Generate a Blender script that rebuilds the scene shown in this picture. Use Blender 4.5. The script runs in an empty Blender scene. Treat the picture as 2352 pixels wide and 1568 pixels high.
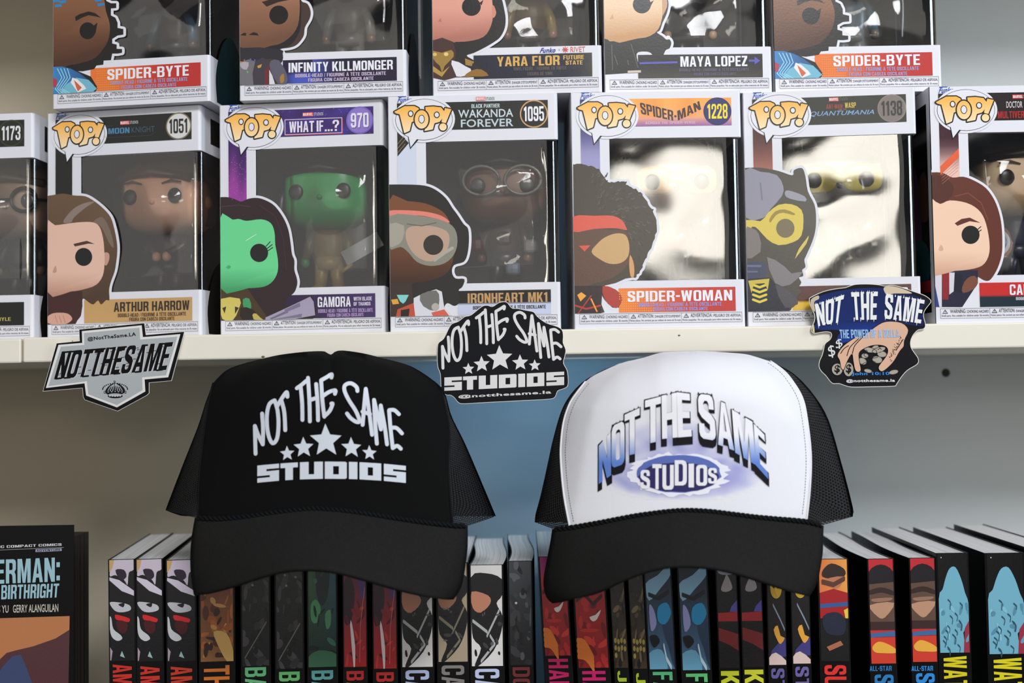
import bpy, math, random
from mathutils import Vector, Matrix
from mathutils.geometry import tessellate_polygon

SC = bpy.context.scene
COL = SC.collection
R = math.radians

# ------------------------------------------------------------------ camera, light, exposure
FP = 2613.0                                   # focal length in pixels of the 2352 px wide frame
CAM = Vector((0.0, -0.76, 1.1631))
ROT = (Matrix.Rotation(R(0.5), 3, 'Z') @ Matrix.Rotation(R(92.2), 3, 'X') @ Matrix.Rotation(R(-0.85), 3, 'Z'))
cd = bpy.data.cameras.new('camera'); cam = bpy.data.objects.new('camera', cd); COL.objects.link(cam)
cam.matrix_world = Matrix.Translation(CAM) @ ROT.to_4x4()
cd.sensor_width = 36; cd.lens = FP / 2352 * 36
cd.dof.use_dof = True; cd.dof.focus_distance = 0.765; cd.dof.aperture_fstop = 4.5
cd.clip_start = 0.01
SC.camera = cam

W = bpy.data.worlds.new('world'); SC.world = W; W.use_nodes = True
W.node_tree.nodes['Background'].inputs[0].default_value = (0.80, 0.86, 1.0, 1)
W.node_tree.nodes['Background'].inputs[1].default_value = 0.12

def area(name, loc, target, sx, sy, power, col):
    l = bpy.data.lights.new(name, 'AREA'); l.shape = 'RECTANGLE'; l.size = sx; l.size_y = sy
    l.energy = power; l.color = col
    o = bpy.data.objects.new(name, l); COL.objects.link(o); o.location = loc
    o.rotation_euler = (Vector(target) - Vector(loc)).to_track_quat('-Z', 'Y').to_euler()
    return o
area('ceiling_lamp', (0.55, -2.1, 2.60), (0, 0.05, 1.2), 1.0, 0.45, 54, (0.96, 0.97, 1.0))
area('front_fill', (-0.6, -3.4, 1.5), (0, 0.1, 1.2), 5.0, 2.5, 34, (1.0, 0.96, 0.88))  # added broad fill from the front, also hazes the films
area('side_daylight', (2.1, -0.75, 1.75), (0.35, 0.2, 1.15), 0.6, 1.0, 24, (0.78, 0.89, 1.0))
area('under_shelf_lamp', (0.01, 0.10, 1.178), (0.01, 0.205, 1.12), 0.16, 0.02, 0.07, (0.45, 0.74, 1.0))
SC.view_settings.view_transform = 'Standard'; SC.view_settings.look = 'None'
SC.view_settings.gamma = 1; SC.view_settings.use_curve_mapping = False
SC.view_settings.exposure = -0.15

# ------------------------------------------------------------------ helpers
def ray(px, py): return ROT @ Vector((px - 1176.0, -(py - 784.0), -FP))
def at(px, py, Y):
    r = ray(px, py); t = (Y - CAM.y) / r.y
    return CAM + r * t

def s2l(c):
    r = []
    for x in c[:3]:
        x = x / 255.0
        r.append(x / 12.92 if x <= 0.04045 else ((x + 0.055) / 1.055) ** 2.4)
    return tuple(r) + (1.0,)

def mat(name, col=(200, 200, 200), rough=0.5, spec=0.5, metal=0.0, noise=None, bump=None, attr=False, coat=0.0):
    m = bpy.data.materials.new(name); m.use_nodes = True
    nt = m.node_tree; b = nt.nodes['Principled BSDF']
    b.inputs['Base Color'].default_value = s2l(col); b.inputs['Roughness'].default_value = rough
    b.inputs['Specular IOR Level'].default_value = spec; b.inputs['Metallic'].default_value = metal
    b.inputs['Coat Weight'].default_value = coat
    tc = nt.nodes.new('ShaderNodeTexCoord')
    src = None
    if attr:
        a = nt.nodes.new('ShaderNodeVertexColor'); a.layer_name = 'Col'; src = a.outputs[0]
        nt.links.new(src, b.inputs['Base Color'])
    if noise:
        sc, amt = noise
        n = nt.nodes.new('ShaderNodeTexNoise'); n.inputs['Scale'].default_value = sc; n.inputs['Detail'].default_value = 4
        nt.links.new(tc.outputs['Object'], n.inputs['Vector'])
        mr = nt.nodes.new('ShaderNodeMapRange'); mr.inputs[1].default_value = 0.3; mr.inputs[2].default_value = 0.7
        mr.inputs[3].default_value = 1 - amt; mr.inputs[4].default_value = 1 + amt
        nt.links.new(n.outputs['Fac'], mr.inputs[0])
        mx = nt.nodes.new('ShaderNodeVectorMath'); mx.operation = 'SCALE'
        if src: nt.links.new(src, mx.inputs[0])
        else: mx.inputs[0].default_value = s2l(col)[:3]
        nt.links.new(mr.outputs[0], mx.inputs['Scale']); nt.links.new(mx.outputs[0], b.inputs['Base Color'])
    if bump:
        sc, st, dist = bump
        n = nt.nodes.new('ShaderNodeTexNoise'); n.inputs['Scale'].default_value = sc; n.inputs['Detail'].default_value = 3
        nt.links.new(tc.outputs['Object'], n.inputs['Vector'])
        bp = nt.nodes.new('ShaderNodeBump'); bp.inputs['Strength'].default_value = st; bp.inputs['Distance'].default_value = dist
        nt.links.new(n.outputs['Fac'], bp.inputs['Height']); nt.links.new(bp.outputs[0], b.inputs['Normal'])
    return m

M = {}
M['print'] = mat('glossy_print', attr=True, rough=0.25, spec=0.38, bump=(700, 0.10, 0.0003))
M['sticker_ink'] = mat('sticker_ink', attr=True, rough=0.5, spec=0.12)
M['ink'] = mat('fabric_ink', attr=True, rough=0.8, spec=0.15)
M['card'] = mat('white_card', (220, 220, 226), 0.42, 0.4, bump=(500, 0.05, 0.0003))
M['sticker'] = mat('sticker_vinyl', (225, 222, 215), 0.45)
M['film_dark'] = mat('blister_back', (44, 42, 36), 0.35, bump=(60, 0.3, 0.002))
M['shelf'] = mat('painted_shelf', (226, 220, 205), 0.5, noise=(9, 0.03), bump=(120, 0.12, 0.0006))
M['shelf_edge'] = mat('shelf_edge_chip', (112, 92, 66), 0.8)
M['foam_black'] = mat('black_foam', (13, 13, 13), 0.9, 0.1, bump=(1500, 0.25, 0.0004))
M['brim'] = mat('black_cotton', (31, 30, 29), 0.9, 0.1, noise=(1400, 0.25), bump=(1800, 0.35, 0.0004))
M['foam_white'] = mat('white_foam', (228, 228, 233), 0.8, 0.2, bump=(1500, 0.2, 0.0004))
M['rope'] = mat('black_rope', (13, 14, 16), 0.8, 0.15)
M['cover'] = mat('black_cover', (5, 5, 6), 0.38, 0.2)
M['vinyl'] = mat('toy_vinyl', attr=True, rough=0.30, spec=0.5)

def mesh_net():
    m = bpy.data.materials.new('black_net'); m.use_nodes = True; nt = m.node_tree
    b = nt.nodes['Principled BSDF']; b.inputs['Base Color'].default_value = s2l((16, 16, 18)); b.inputs['Roughness'].default_value = 0.5
    tc = nt.nodes.new('ShaderNodeTexCoord')
    vals = []
    for axis, fr in ((0, 4.0), (1, 4.0)):
        sp = nt.nodes.new('ShaderNodeSeparateXYZ'); nt.links.new(tc.outputs['UV'], sp.inputs[0])
        mu = nt.nodes.new('ShaderNodeMath'); mu.operation = 'MULTIPLY'; mu.inputs[1].default_value = fr / 4
        nt.links.new(sp.outputs[axis], mu.inputs[0])
        sn = nt.nodes.new('ShaderNodeMath'); sn.operation = 'SINE'; nt.links.new(mu.outputs[0], sn.inputs[0]); vals.append(sn)
    pr = nt.nodes.new('ShaderNodeMath'); pr.operation = 'ADD'
    nt.links.new(vals[0].outputs[0], pr.inputs[0]); nt.links.new(vals[1].outputs[0], pr.inputs[1])
    lt = nt.nodes.new('ShaderNodeMath'); lt.operation = 'LESS_THAN'; lt.inputs[1].default_value = 1.05
    nt.links.new(pr.outputs[0], lt.inputs[0]); nt.links.new(lt.outputs[0], b.inputs['Alpha'])
    bp = nt.nodes.new('ShaderNodeBump'); bp.inputs['Strength'].default_value = 0.6; bp.inputs['Distance'].default_value = 0.0006
    nt.links.new(pr.outputs[0], bp.inputs['Height']); nt.links.new(bp.outputs[0], b.inputs['Normal'])
    return m
M['net'] = mesh_net()

def film_mat(name='clear_film', gain=2.0, tint=0.985):
    m = bpy.data.materials.new(name); m.use_nodes = True; nt = m.node_tree
    for n in list(nt.nodes):
        if n.type != 'OUTPUT_MATERIAL': nt.nodes.remove(n)
    out = [n for n in nt.nodes if n.type == 'OUTPUT_MATERIAL'][0]
    tr = nt.nodes.new('ShaderNodeBsdfTransparent'); tr.inputs[0].default_value = (tint, tint, tint*0.995, 1)
    gl = nt.nodes.new('ShaderNodeBsdfGlossy'); gl.inputs['Roughness'].default_value = 0.05
    fr = nt.nodes.new('ShaderNodeFresnel'); fr.inputs[0].default_value = 1.6
    mu = nt.nodes.new('ShaderNodeMath'); mu.operation = 'MULTIPLY'; mu.inputs[1].default_value = gain; mu.use_clamp = True
    tc = nt.nodes.new('ShaderNodeTexCoord'); n = nt.nodes.new('ShaderNodeTexNoise'); n.inputs['Scale'].default_value = 16; n.inputs['Detail'].default_value = 1
    bp = nt.nodes.new('ShaderNodeBump'); bp.inputs['Strength'].default_value = 0.12; bp.inputs['Distance'].default_value = 0.002
    nt.links.new(tc.outputs['Object'], n.inputs['Vector']); nt.links.new(n.outputs['Fac'], bp.inputs['Height'])
    nt.links.new(bp.outputs[0], gl.inputs['Normal'])
    mx = nt.nodes.new('ShaderNodeMixShader')
    nt.links.new(fr.outputs[0], mu.inputs[0]); nt.links.new(mu.outputs[0], mx.inputs[0])
    nt.links.new(tr.outputs[0], mx.inputs[1]); nt.links.new(gl.outputs[0], mx.inputs[2]); nt.links.new(mx.outputs[0], out.inputs[0])
    return m
M['film'] = film_mat(); M['tray'] = film_mat('clear_tray', 0.8, 0.99)

def pages_mat(name, c1, c2):
    m = bpy.data.materials.new(name); m.use_nodes = True; nt = m.node_tree; b = nt.nodes['Principled BSDF']
    b.inputs['Roughness'].default_value = 0.7
    tc = nt.nodes.new('ShaderNodeTexCoord')
    mp = nt.nodes.new('ShaderNodeMapping'); mp.inputs['Scale'].default_value = (1, 0.004, 0.004)
    n = nt.nodes.new('ShaderNodeTexNoise'); n.inputs['Scale'].default_value = 900; n.inputs['Detail'].default_value = 2
    cr = nt.nodes.new('ShaderNodeValToRGB'); cr.color_ramp.elements[0].position = 0.38; cr.color_ramp.elements[1].position = 0.62
    cr.color_ramp.elements[0].color = s2l(c1); cr.color_ramp.elements[1].color = s2l(c2)
    nt.links.new(tc.outputs['UV'], mp.inputs[0]); nt.links.new(mp.outputs[0], n.inputs['Vector'])
    nt.links.new(n.outputs['Fac'], cr.inputs[0]); nt.links.new(cr.outputs[0], b.inputs['Base Color'])
    return m
M['pages'] = pages_mat('white_pages', (206, 206, 208), (240, 238, 236))
M['pages_dark'] = pages_mat('black_edged_pages', (28, 22, 18), (62, 52, 46))

def mkobj(name, verts, faces, m=None, parent=None, smooth=False, cols=None, uvs=None):
    me = bpy.data.meshes.new(name); me.from_pydata([tuple(v) for v in verts], [], faces)
    if m: me.materials.append(m)
    if cols:
        a = me.color_attributes.new('Col', 'FLOAT_COLOR', 'POINT')
        a.data.foreach_set('color', [x for c in cols for x in c])
    if uvs:
        ul = me.uv_layers.new(name='UVMap')
        for l in me.loops: ul.data[l.index].uv = uvs[l.vertex_index]
    if smooth: me.polygons.foreach_set('use_smooth', [True] * len(me.polygons))
    me.update()
    o = bpy.data.objects.new(name, me); COL.objects.link(o)
    if parent: o.parent = parent
    return o

def thing(name, label, cat, loc=(0, 0, 0), rotz=0.0, group=None):
    o = bpy.data.objects.new(name, None); COL.objects.link(o); o.empty_display_size = 0.02
    o.location = loc; o.rotation_euler = (0, 0, rotz); o['label'] = label; o['category'] = cat
    if group: o['group'] = group
    return o
def tag(o, label, cat, group=None):
    o['label'] = label; o['category'] = cat
    if group: o['group'] = group
    return o

class MB:
    def __init__(s): s.v = []; s.f = []; s.c = []
    def box(s, x0, y0, z0, x1, y1, z1, c=None):
        b = len(s.v)
        for z in (z0, z1):
            for x, y in ((x0, y0), (x1, y0), (x1, y1), (x0, y1)): s.v.append((x, y, z))
        s.f += [(b, b+3, b+2, b+1), (b+4, b+5, b+6, b+7), (b, b+1, b+5, b+4), (b+1, b+2, b+6, b+5), (b+2, b+3, b+7, b+6), (b+3, b, b+4, b+7)]
        s.c += [s2l(c or (200, 200, 200))] * 8
    def grid(s, pts, c=None, closed=False, flip=False):
        b = len(s.v); n = len(pts); m = len(pts[0])
        for r in pts:
            for p in r: s.v.append(tuple(p)); s.c.append(s2l(c or (200, 200, 200)))
        for i in range(n - 1):
            for j in range(m if closed else m - 1):
                q = (b+i*m+j, b+i*m+(j+1) % m, b+(i+1)*m+(j+1) % m, b+(i+1)*m+j)
                s.f.append(q[::-1] if flip else q)
    def tube(s, pts, rad, n=8, c=None, sq=(1, 1)):
        pts = [Vector(p) for p in pts]; rows = []
        if not isinstance(rad, (list, tuple)): rad = [rad] * len(pts)
        for i, p in enumerate(pts):
            d = (pts[min(i+1, len(pts)-1)] - pts[max(i-1, 0)]).normalized()
            a = d.cross(Vector((0, 1, 0)));
            if a.length < 0.1: a = d.cross(Vector((1, 0, 0)))
            a.normalize(); bb = d.cross(a)
            rows.append([p + a * (math.cos(t*2*math.pi/n) * rad[i] * sq[0]) + bb * (math.sin(t*2*math.pi/n) * rad[i] * sq[1]) for t in range(n)])
        rows = [[pts[0]] * n] + rows + [[pts[-1]] * n]
        s.grid(rows, c, closed=True)
    def sell(s, cx, cy, cz, a, b_, c_, e1=0.6, e2=0.6, n=28, m=18, c=None, keep=None):
        def sp(x, e): return math.copysign(abs(x) ** e, x)
        base = len(s.v)
        for i in range(m + 1):
            ph = -math.pi/2 + math.pi * i / m
            for j in range(n):
                th = 2*math.pi*j/n
                s.v.append((cx + a*sp(math.cos(ph), e1)*sp(math.cos(th), e2), cy + b_*sp(math.cos(ph), e1)*sp(math.sin(th), e2), cz + c_*sp(math.sin(ph), e1)))
                s.c.append(s2l(c or (200, 200, 200)))
        for i in range(m):
            for j in range(n):
                f = (base+i*n+j, base+i*n+(j+1) % n, base+(i+1)*n+(j+1) % n, base+(i+1)*n+j)
                if keep:
                    ce = sum((Vector(s.v[k]) for k in f), Vector()) / 4
                    if not keep((ce.x-cx)/a, (ce.y-cy)/b_, (ce.z-cz)/c_): continue
                s.f.append(f)
    def build(s, name, m, parent=None, smooth=False):
        return mkobj(name, s.v, s.f, m, parent, smooth, s.c)

def cat(pts, n=4, closed=False):
    P = [Vector((p[0], p[1])) for p in pts]; L = len(P); out = []
    rng = range(L) if closed else range(L - 1)
    for i in rng:
        if closed: a, b, c, d = P[i-1], P[i], P[(i+1) % L], P[(i+2) % L]
        else: a, b, c, d = P[max(i-1, 0)], P[i], P[i+1], P[min(i+2, L-1)]
        for k in range(n):
            t = k / n
            q = 0.5 * ((2*b) + (c-a)*t + (2*a-5*b+4*c-d)*t*t + (3*b-a-3*c+d)*t**3)
            out.append((q.x, q.y))
    if not closed: out.append((P[-1].x, P[-1].y))
    return out
def ell(cx, cy, rx, ry, n=28, a0=0.0):
    return [(cx + rx*math.cos(a0+2*math.pi*i/n), cy + ry*math.sin(a0+2*math.pi*i/n)) for i in range(n)]
def star(cx, cy, r, tilt=0.0):
    return [(cx + (r if i % 2 == 0 else r*0.45)*math.sin(tilt+math.pi*i/5), cy - (r if i % 2 == 0 else r*0.45)*math.cos(tilt+math.pi*i/5)) for i in range(10)]


_O = [(0,.14),(.07,.05),(.22,0),(.78,0),(.93,.05),(1,.14),(1,.86),(.93,.95),(.78,1),(.22,1),(.07,.95),(0,.86)]
_OH = [(.33,.2),(.41,.15),(.59,.15),(.67,.2),(.67,.8),(.59,.85),(.41,.85),(.33,.8)]
_9 = [(0,.3),(0,.14),(.22,0),(.78,0),(1,.14),(1,.86),(.78,1),(.22,1),(0,.86),(0,.52),(.2,.40),(.67,.40),(.67,.2),(.59,.15),(.41,.15),(.33,.2),(.33,.3)]
_9H = [(.33,.58),(.4,.54),(.6,.54),(.67,.58),(.67,.8),(.59,.85),(.41,.85),(.33,.8)]
_rot = lambda P: [(1-x, 1-y) for x, y in P]
BLK = {
'A': (1.06, [([(0,0),(.30,0),(.36,.20),(.64,.20),(.70,0),(1,0),(.68,1),(.32,1)], [[(.40,.36),(.60,.36),(.5,.80)]])]),
'B': (1, [([(0,0),(.75,0),(.94,.05),(1,.14),(1,.42),(.86,.52),(.97,.60),(.97,.86),(.9,.95),(.75,1),(0,1)], [[(.32,.15),(.62,.15),(.68,.2),(.68,.40),(.6,.45),(.32,.45)], [(.32,.59),(.6,.59),(.66,.64),(.66,.8),(.6,.85),(.32,.85)]])]),
'C': (1, [([(1,.36),(1,.14),(.93,.05),(.78,0),(.22,0),(.07,.05),(0,.14),(0,.86),(.07,.95),(.22,1),(.78,1),(.93,.95),(1,.86),(1,.64),(.68,.64),(.68,.80),(.6,.85),(.4,.85),(.32,.8),(.32,.2),(.4,.15),(.6,.15),(.68,.2),(.68,.36)], [])]),
'D': (1, [([(0,0),(.7,0),(.92,.06),(1,.18),(1,.82),(.92,.94),(.7,1),(0,1)], [[(.32,.15),(.58,.15),(.68,.22),(.68,.78),(.58,.85),(.32,.85)]])]),
'E': (.84, [([(0,0),(1,0),(1,.16),(.38,.16),(.38,.43),(.92,.43),(.92,.58),(.38,.58),(.38,.84),(1,.84),(1,1),(0,1)], [])]),
'F': (.82, [([(0,0),(.38,0),(.38,.42),(.9,.42),(.9,.57),(.38,.57),(.38,.84),(1,.84),(1,1),(0,1)], [])]),
'G': (1, [([(1,.52),(1,0),(.8,0),(.76,.07),(.6,0),(.22,0),(.07,.05),(0,.14),(0,.86),(.07,.95),(.22,1),(.78,1),(.93,.95),(1,.86),(1,.66),(.68,.66),(.68,.80),(.6,.85),(.4,.85),(.32,.8),(.32,.2),(.4,.15),(.6,.15),(.68,.22),(.68,.38),(.52,.38),(.52,.52)], [])]),
'H': (1, [([(0,0),(.33,0),(.33,.42),(.67,.42),(.67,0),(1,0),(1,1),(.67,1),(.67,.58),(.33,.58),(.33,1),(0,1)], [])]),
'I': (.36, [([(0,0),(1,0),(1,1),(0,1)], [])]),
'J': (.9, [([(0,.3),(0,.12),(.2,0),(.78,0),(1,.12),(1,1),(.65,1),(.65,.2),(.58,.15),(.42,.15),(.35,.2),(.35,.3)], [])]),
'K': (1.04, [([(0,0),(.33,0),(.33,.30),(.42,.42),(.66,0),(1,0),(.64,.56),(.98,1),(.64,1),(.33,.58),(.33,1),(0,1)], [])]),
'L': (.8, [([(0,0),(1,0),(1,.16),(.4,.16),(.4,1),(0,1)], [])]),
'M': (1.32, [([(0,0),(.25,0),(.25,.68),(.40,0),(.60,0),(.75,.68),(.75,0),(1,0),(1,1),(.66,1),(.5,.38),(.34,1),(0,1)], [])]),
'N': (1.04, [([(0,0),(.31,0),(.31,.54),(.66,0),(1,0),(1,1),(.69,1),(.69,.46),(.34,1),(0,1)], [])]),
'O': (1, [(_O, [_OH])]), 'Q': (1, [(_O, [_OH]), ([(.6,.16),(.9,-.08),(1,.02),(.7,.24)], [])]),
'P': (.98, [([(0,0),(.33,0),(.33,.38),(.76,.38),(.93,.42),(1,.5),(1,.88),(.93,.96),(.76,1),(0,1)], [[(.34,.53),(.6,.53),(.67,.58),(.67,.80),(.6,.85),(.34,.85)]])]),
'R': (1, [([(0,0),(.33,0),(.33,.40),(.52,.40),(.64,.32),(.68,0),(1,0),(.97,.36),(.86,.47),(1,.58),(1,.88),(.93,.96),(.76,1),(0,1)], [[(.34,.55),(.6,.55),(.67,.6),(.67,.80),(.6,.85),(.34,.85)]])]),
'S': (.98, [([(0,.34),(0,.14),(.07,.05),(.22,0),(.78,0),(.93,.05),(1,.14),(1,.44),(.82,.56),(.33,.70),(.33,.80),(.42,.86),(.58,.86),(.66,.8),(.66,.68),(.98,.68),(.98,.86),(.92,.95),(.76,1),(.24,1),(.08,.95),(.01,.86),(.01,.60),(.2,.48),(.67,.34),(.67,.2),(.58,.14),(.42,.14),(.33,.2),(.33,.34)], [])]),
'T': (.94, [([(.33,0),(.67,0),(.67,.84),(1,.84),(1,1),(0,1),(0,.84),(.33,.84)], [])]),
'U': (1, [([(0,1),(0,.14),(.07,.05),(.22,0),(.78,0),(.93,.05),(1,.14),(1,1),(.67,1),(.67,.2),(.59,.15),(.41,.15),(.33,.2),(.33,1)], [])]),
'V': (1, [([(.33,0),(.67,0),(1,1),(.66,1),(.5,.3),(.34,1),(0,1)], [])]),
'W': (1.4, [([(.16,0),(.40,0),(.5,.6),(.60,0),(.84,0),(1,1),(.76,1),(.70,.42),(.60,1),(.40,1),(.30,.42),(.24,1),(0,1)], [])]),
'X': (1, [([(0,0),(.34,0),(.5,.32),(.66,0),(1,0),(.68,.5),(1,1),(.66,1),(.5,.68),(.34,1),(0,1),(.32,.5)], [])]),
'Y': (1, [([(.34,0),(.66,0),(.66,.40),(1,1),(.66,1),(.5,.60),(.34,1),(0,1),(.34,.40)], [])]),
'Z': (.9, [([(0,0),(1,0),(1,.16),(.42,.16),(1,.84),(1,1),(0,1),(0,.84),(.56,.84),(0,.16)], [])]),
'0': (.96, [(_O, [_OH])]), '9': (.96, [(_9, [_9H])]), '6': (.96, [(_rot(_9), [_rot(_9H)])]),
'1': (.66, [([(.35,0),(.85,0),(.85,1),(.5,1),(0,.86),(0,.70),(.35,.74)], [])]),
'2': (.96, [([(0,0),(1,0),(1,.16),(.42,.16),(.95,.56),(1,.66),(1,.87),(.78,1),(.22,1),(0,.86),(0,.64),(.32,.64),(.32,.8),(.4,.86),(.6,.86),(.68,.8),(.68,.66),(0,.16)], [])]),
'3': (.96, [([(0,.34),(0,.14),(.22,0),(.78,0),(1,.14),(1,.42),(.86,.51),(1,.6),(1,.87),(.78,1),(.22,1),(0,.87),(0,.68),(.32,.68),(.32,.8),(.4,.86),(.6,.86),(.68,.8),(.68,.62),(.58,.57),(.4,.57),(.4,.44),(.58,.44),(.68,.39),(.68,.2),(.6,.14),(.4,.14),(.32,.2),(.32,.34)], [])]),
'5': (.96, [([(0,.32),(0,.14),(.22,0),(.78,0),(1,.14),(1,.52),(.8,.64),(.32,.64),(.32,.84),(.95,.84),(.95,1),(0,1),(0,.46),(.28,.46),(.36,.52),(.6,.52),(.68,.46),(.68,.2),(.6,.14),(.4,.14),(.32,.2),(.32,.32)], [])]),
'7': (.92, [([(.15,0),(.5,0),(.6,.4),(1,.84),(1,1),(0,1),(0,.84),(.62,.84),(.28,.4)], [])]),
'8': (.96, [([(0,.14),(.22,0),(.78,0),(1,.14),(1,.42),(.88,.51),(1,.6),(1,.87),(.78,1),(.22,1),(0,.87),(0,.6),(.12,.51),(0,.42)], [[(.33,.2),(.4,.15),(.6,.15),(.67,.2),(.67,.38),(.6,.44),(.4,.44),(.33,.38)],[(.33,.63),(.4,.58),(.6,.58),(.67,.63),(.67,.8),(.6,.85),(.4,.85),(.33,.8)]])]),
'-': (.5, [([(0,.40),(1,.40),(1,.56),(0,.56)], [])]), '/': (.5, [([(0,0),(.4,0),(1,1),(.6,1)], [])]),
'.': (.34, [([(0,0),(1,0),(1,.17),(0,.17)], [])]), ':': (.34, [([(0,.05),(1,.05),(1,.25),(0,.25)], []), ([(0,.6),(1,.6),(1,.8),(0,.8)], [])]),
'?': (.94, [([(.33,.28),(.66,.28),(.66,.42),(1,.62),(1,.87),(.78,1),(.22,1),(0,.87),(0,.66),(.32,.66),(.32,.8),(.4,.86),(.6,.86),(.68,.8),(.68,.66),(.33,.48)], []), ([(.33,0),(.66,0),(.66,.17),(.33,.17)], [])])}
BLK['À'] = (1.06, BLK['A'][1] + [([(.35,1.18),(.5,1.06),(.66,1.06),(.55,1.18)], [])])
BLK['Ê'] = (.84, BLK['E'][1] + [([(.2,1.06),(.4,1.06),(.5,1.12),(.6,1.06),(.8,1.06),(.6,1.2),(.4,1.2)], [])])
def block_glyphs(s):
    v, f = [], []; x = 0.0
    for ch in s:
        if ch == ' ': x += 0.24; continue
        w, polys = BLK[ch]; w *= 0.46
        for pts, holes in polys:
            loops = [pts] + holes; flat = [p for l in loops for p in l]; b = len(v)
            for t in tessellate_polygon([[Vector((p[0], p[1], 0)) for p in l] for l in loops]): f.append(tuple(b + i for i in t))
            v += [(x + p[0]*w, p[1]) for p in flat]
        x += w + 0.075
    x1 = x - 0.075
    return [(a/x1, b_) for a, b_ in v], f

_tc = {}
def glyphs(s, bold):
    k = (s, bold)
    if k in _tc: return _tc[k]
    if bold >= 0.018 and all(ch == ' ' or ch in BLK for ch in s):
        _tc[k] = block_glyphs(s); return _tc[k]
    cu = bpy.data.curves.new('t', 'FONT'); cu.body = s; cu.offset = min(bold, 0.03); cu.space_character = 1.0 + bold*2.5; cu.resolution_u = 3
    o = bpy.data.objects.new('t', cu); me = o.to_mesh()
    v = [(p.co.x, p.co.y) for p in me.vertices]; f = [tuple(p.vertices) for p in me.polygons]
    o.to_mesh_clear(); bpy.data.objects.remove(o); bpy.data.curves.remove(cu)
    x0 = min(p[0] for p in v); x1 = max(p[0] for p in v); y0 = min(p[1] for p in v); y1 = max(p[1] for p in v)
    v = [((p[0]-x0)/(x1-x0), (p[1]-y0)/(y1-y0)) for p in v]
    _tc[k] = (v, f); return v, f

class Print:
    """flat printed shapes on a surface; fn(x, y, layer) gives the 3D point"""
    def __init__(s, fn, maxlen=None): s.fn = fn; s.v = []; s.f = []; s.c = []; s.maxlen = maxlen; s.n = 0
    def tri(s, a, b, c, layer, cf, depth=0):
        if s.maxlen and depth < 7:
            e = [(math.dist(a, b), 0), (math.dist(b, c), 1), (math.dist(c, a), 2)]; m, i = max(e)
            if m > s.maxlen:
                if i == 0: q = ((a[0]+b[0])/2, (a[1]+b[1])/2); s.tri(a, q, c, layer, cf, depth+1); s.tri(q, b, c, layer, cf, depth+1)
                elif i == 1: q = ((c[0]+b[0])/2, (c[1]+b[1])/2); s.tri(a, b, q, layer, cf, depth+1); s.tri(a, q, c, layer, cf, depth+1)
                else: q = ((a[0]+c[0])/2, (a[1]+c[1])/2); s.tri(a, b, q, layer, cf, depth+1); s.tri(q, b, c, layer, cf, depth+1)
                return
        k = len(s.v)
        for p in (a, b, c):
            s.v.append(s.fn(p[0], p[1], layer)); s.c.append(s2l(cf(p[0], p[1]) if callable(cf) else cf))
        s.f.append((k, k+1, k+2))
    def up(s, layer): s.n += 1; return layer + (s.n % 24) * 0.03
    def poly(s, pts, col, layer=1, holes=()):
        layer = s.up(layer)
        loops = [pts] + list(holes); flat = [p for l in loops for p in l]
        try: tr = tessellate_polygon([[Vector((p[0], p[1], 0)) for p in l] for l in loops])
        except Exception: return
        for t in tr: s.tri(flat[t[0]], flat[t[1]], flat[t[2]], layer, col)
    def rect(s, x0, y0, x1, y1, col, layer=1, n=1):
        for i in range(n):
            for j in range(n):
                a, b = x0+(x1-x0)*i/n, x0+(x1-x0)*(i+1)/n; c, d = y0+(y1-y0)*j/n, y0+(y1-y0)*(j+1)/n
                s.tri((a, c), (b, c), (b, d), layer, col); s.tri((a, c), (b, d), (a, d), layer, col)
    def stroke(s, pts, w, col, layer=1, cap=True, closed=False):
        P = list(pts) + ([pts[0]] if closed else [])
        n = len(P) - 1
        for i in range(n):
            a, b = Vector(P[i][:2]), Vector(P[i+1][:2]); d = b - a
            if d.length < 1e-9: continue
            d.normalize(); nn = Vector((-d.y, d.x)) * w / 2
            q = [a+nn, a-nn, b-nn, b+nn]; l2 = s.up(layer)
            s.tri(q[0], q[1], q[2], l2, col); s.tri(q[0], q[2], q[3], l2, col)
            if cap or i > 0: s.poly(ell(a.x, a.y, w/2, w/2, 10), col, layer)
        if cap and not closed: s.poly(ell(P[-1][0], P[-1][1], w/2, w/2, 10), col, layer)
    def text(s, st, quad, col, layer=2, bold=0.0):
        """quad: bl, br, tr, tl"""
        v, f = glyphs(st, bold); bl, br, tr_, tl = quad
        def q(p):
            a, b = p
            return tuple((bl[k]*(1-a)+br[k]*a)*(1-b) + (tl[k]*(1-a)+tr_[k]*a)*b for k in (0, 1))
        for t in f:
            for k in range(1, len(t) - 1): s.tri(q(v[t[0]]), q(v[t[k]]), q(v[t[k+1]]), layer, col)
    def build(s, name, m, parent=None): return mkobj(name, s.v, s.f, m, parent, False, s.c) if s.f else None

def rq(x0, y0, x1, y1, sl=0.0):
    """quad in y-down coordinates from a box; sl = rise to the right"""
    return ((x0, y1), (x1, y1 - sl), (x1, y0 - sl), (x0, y0))

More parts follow.
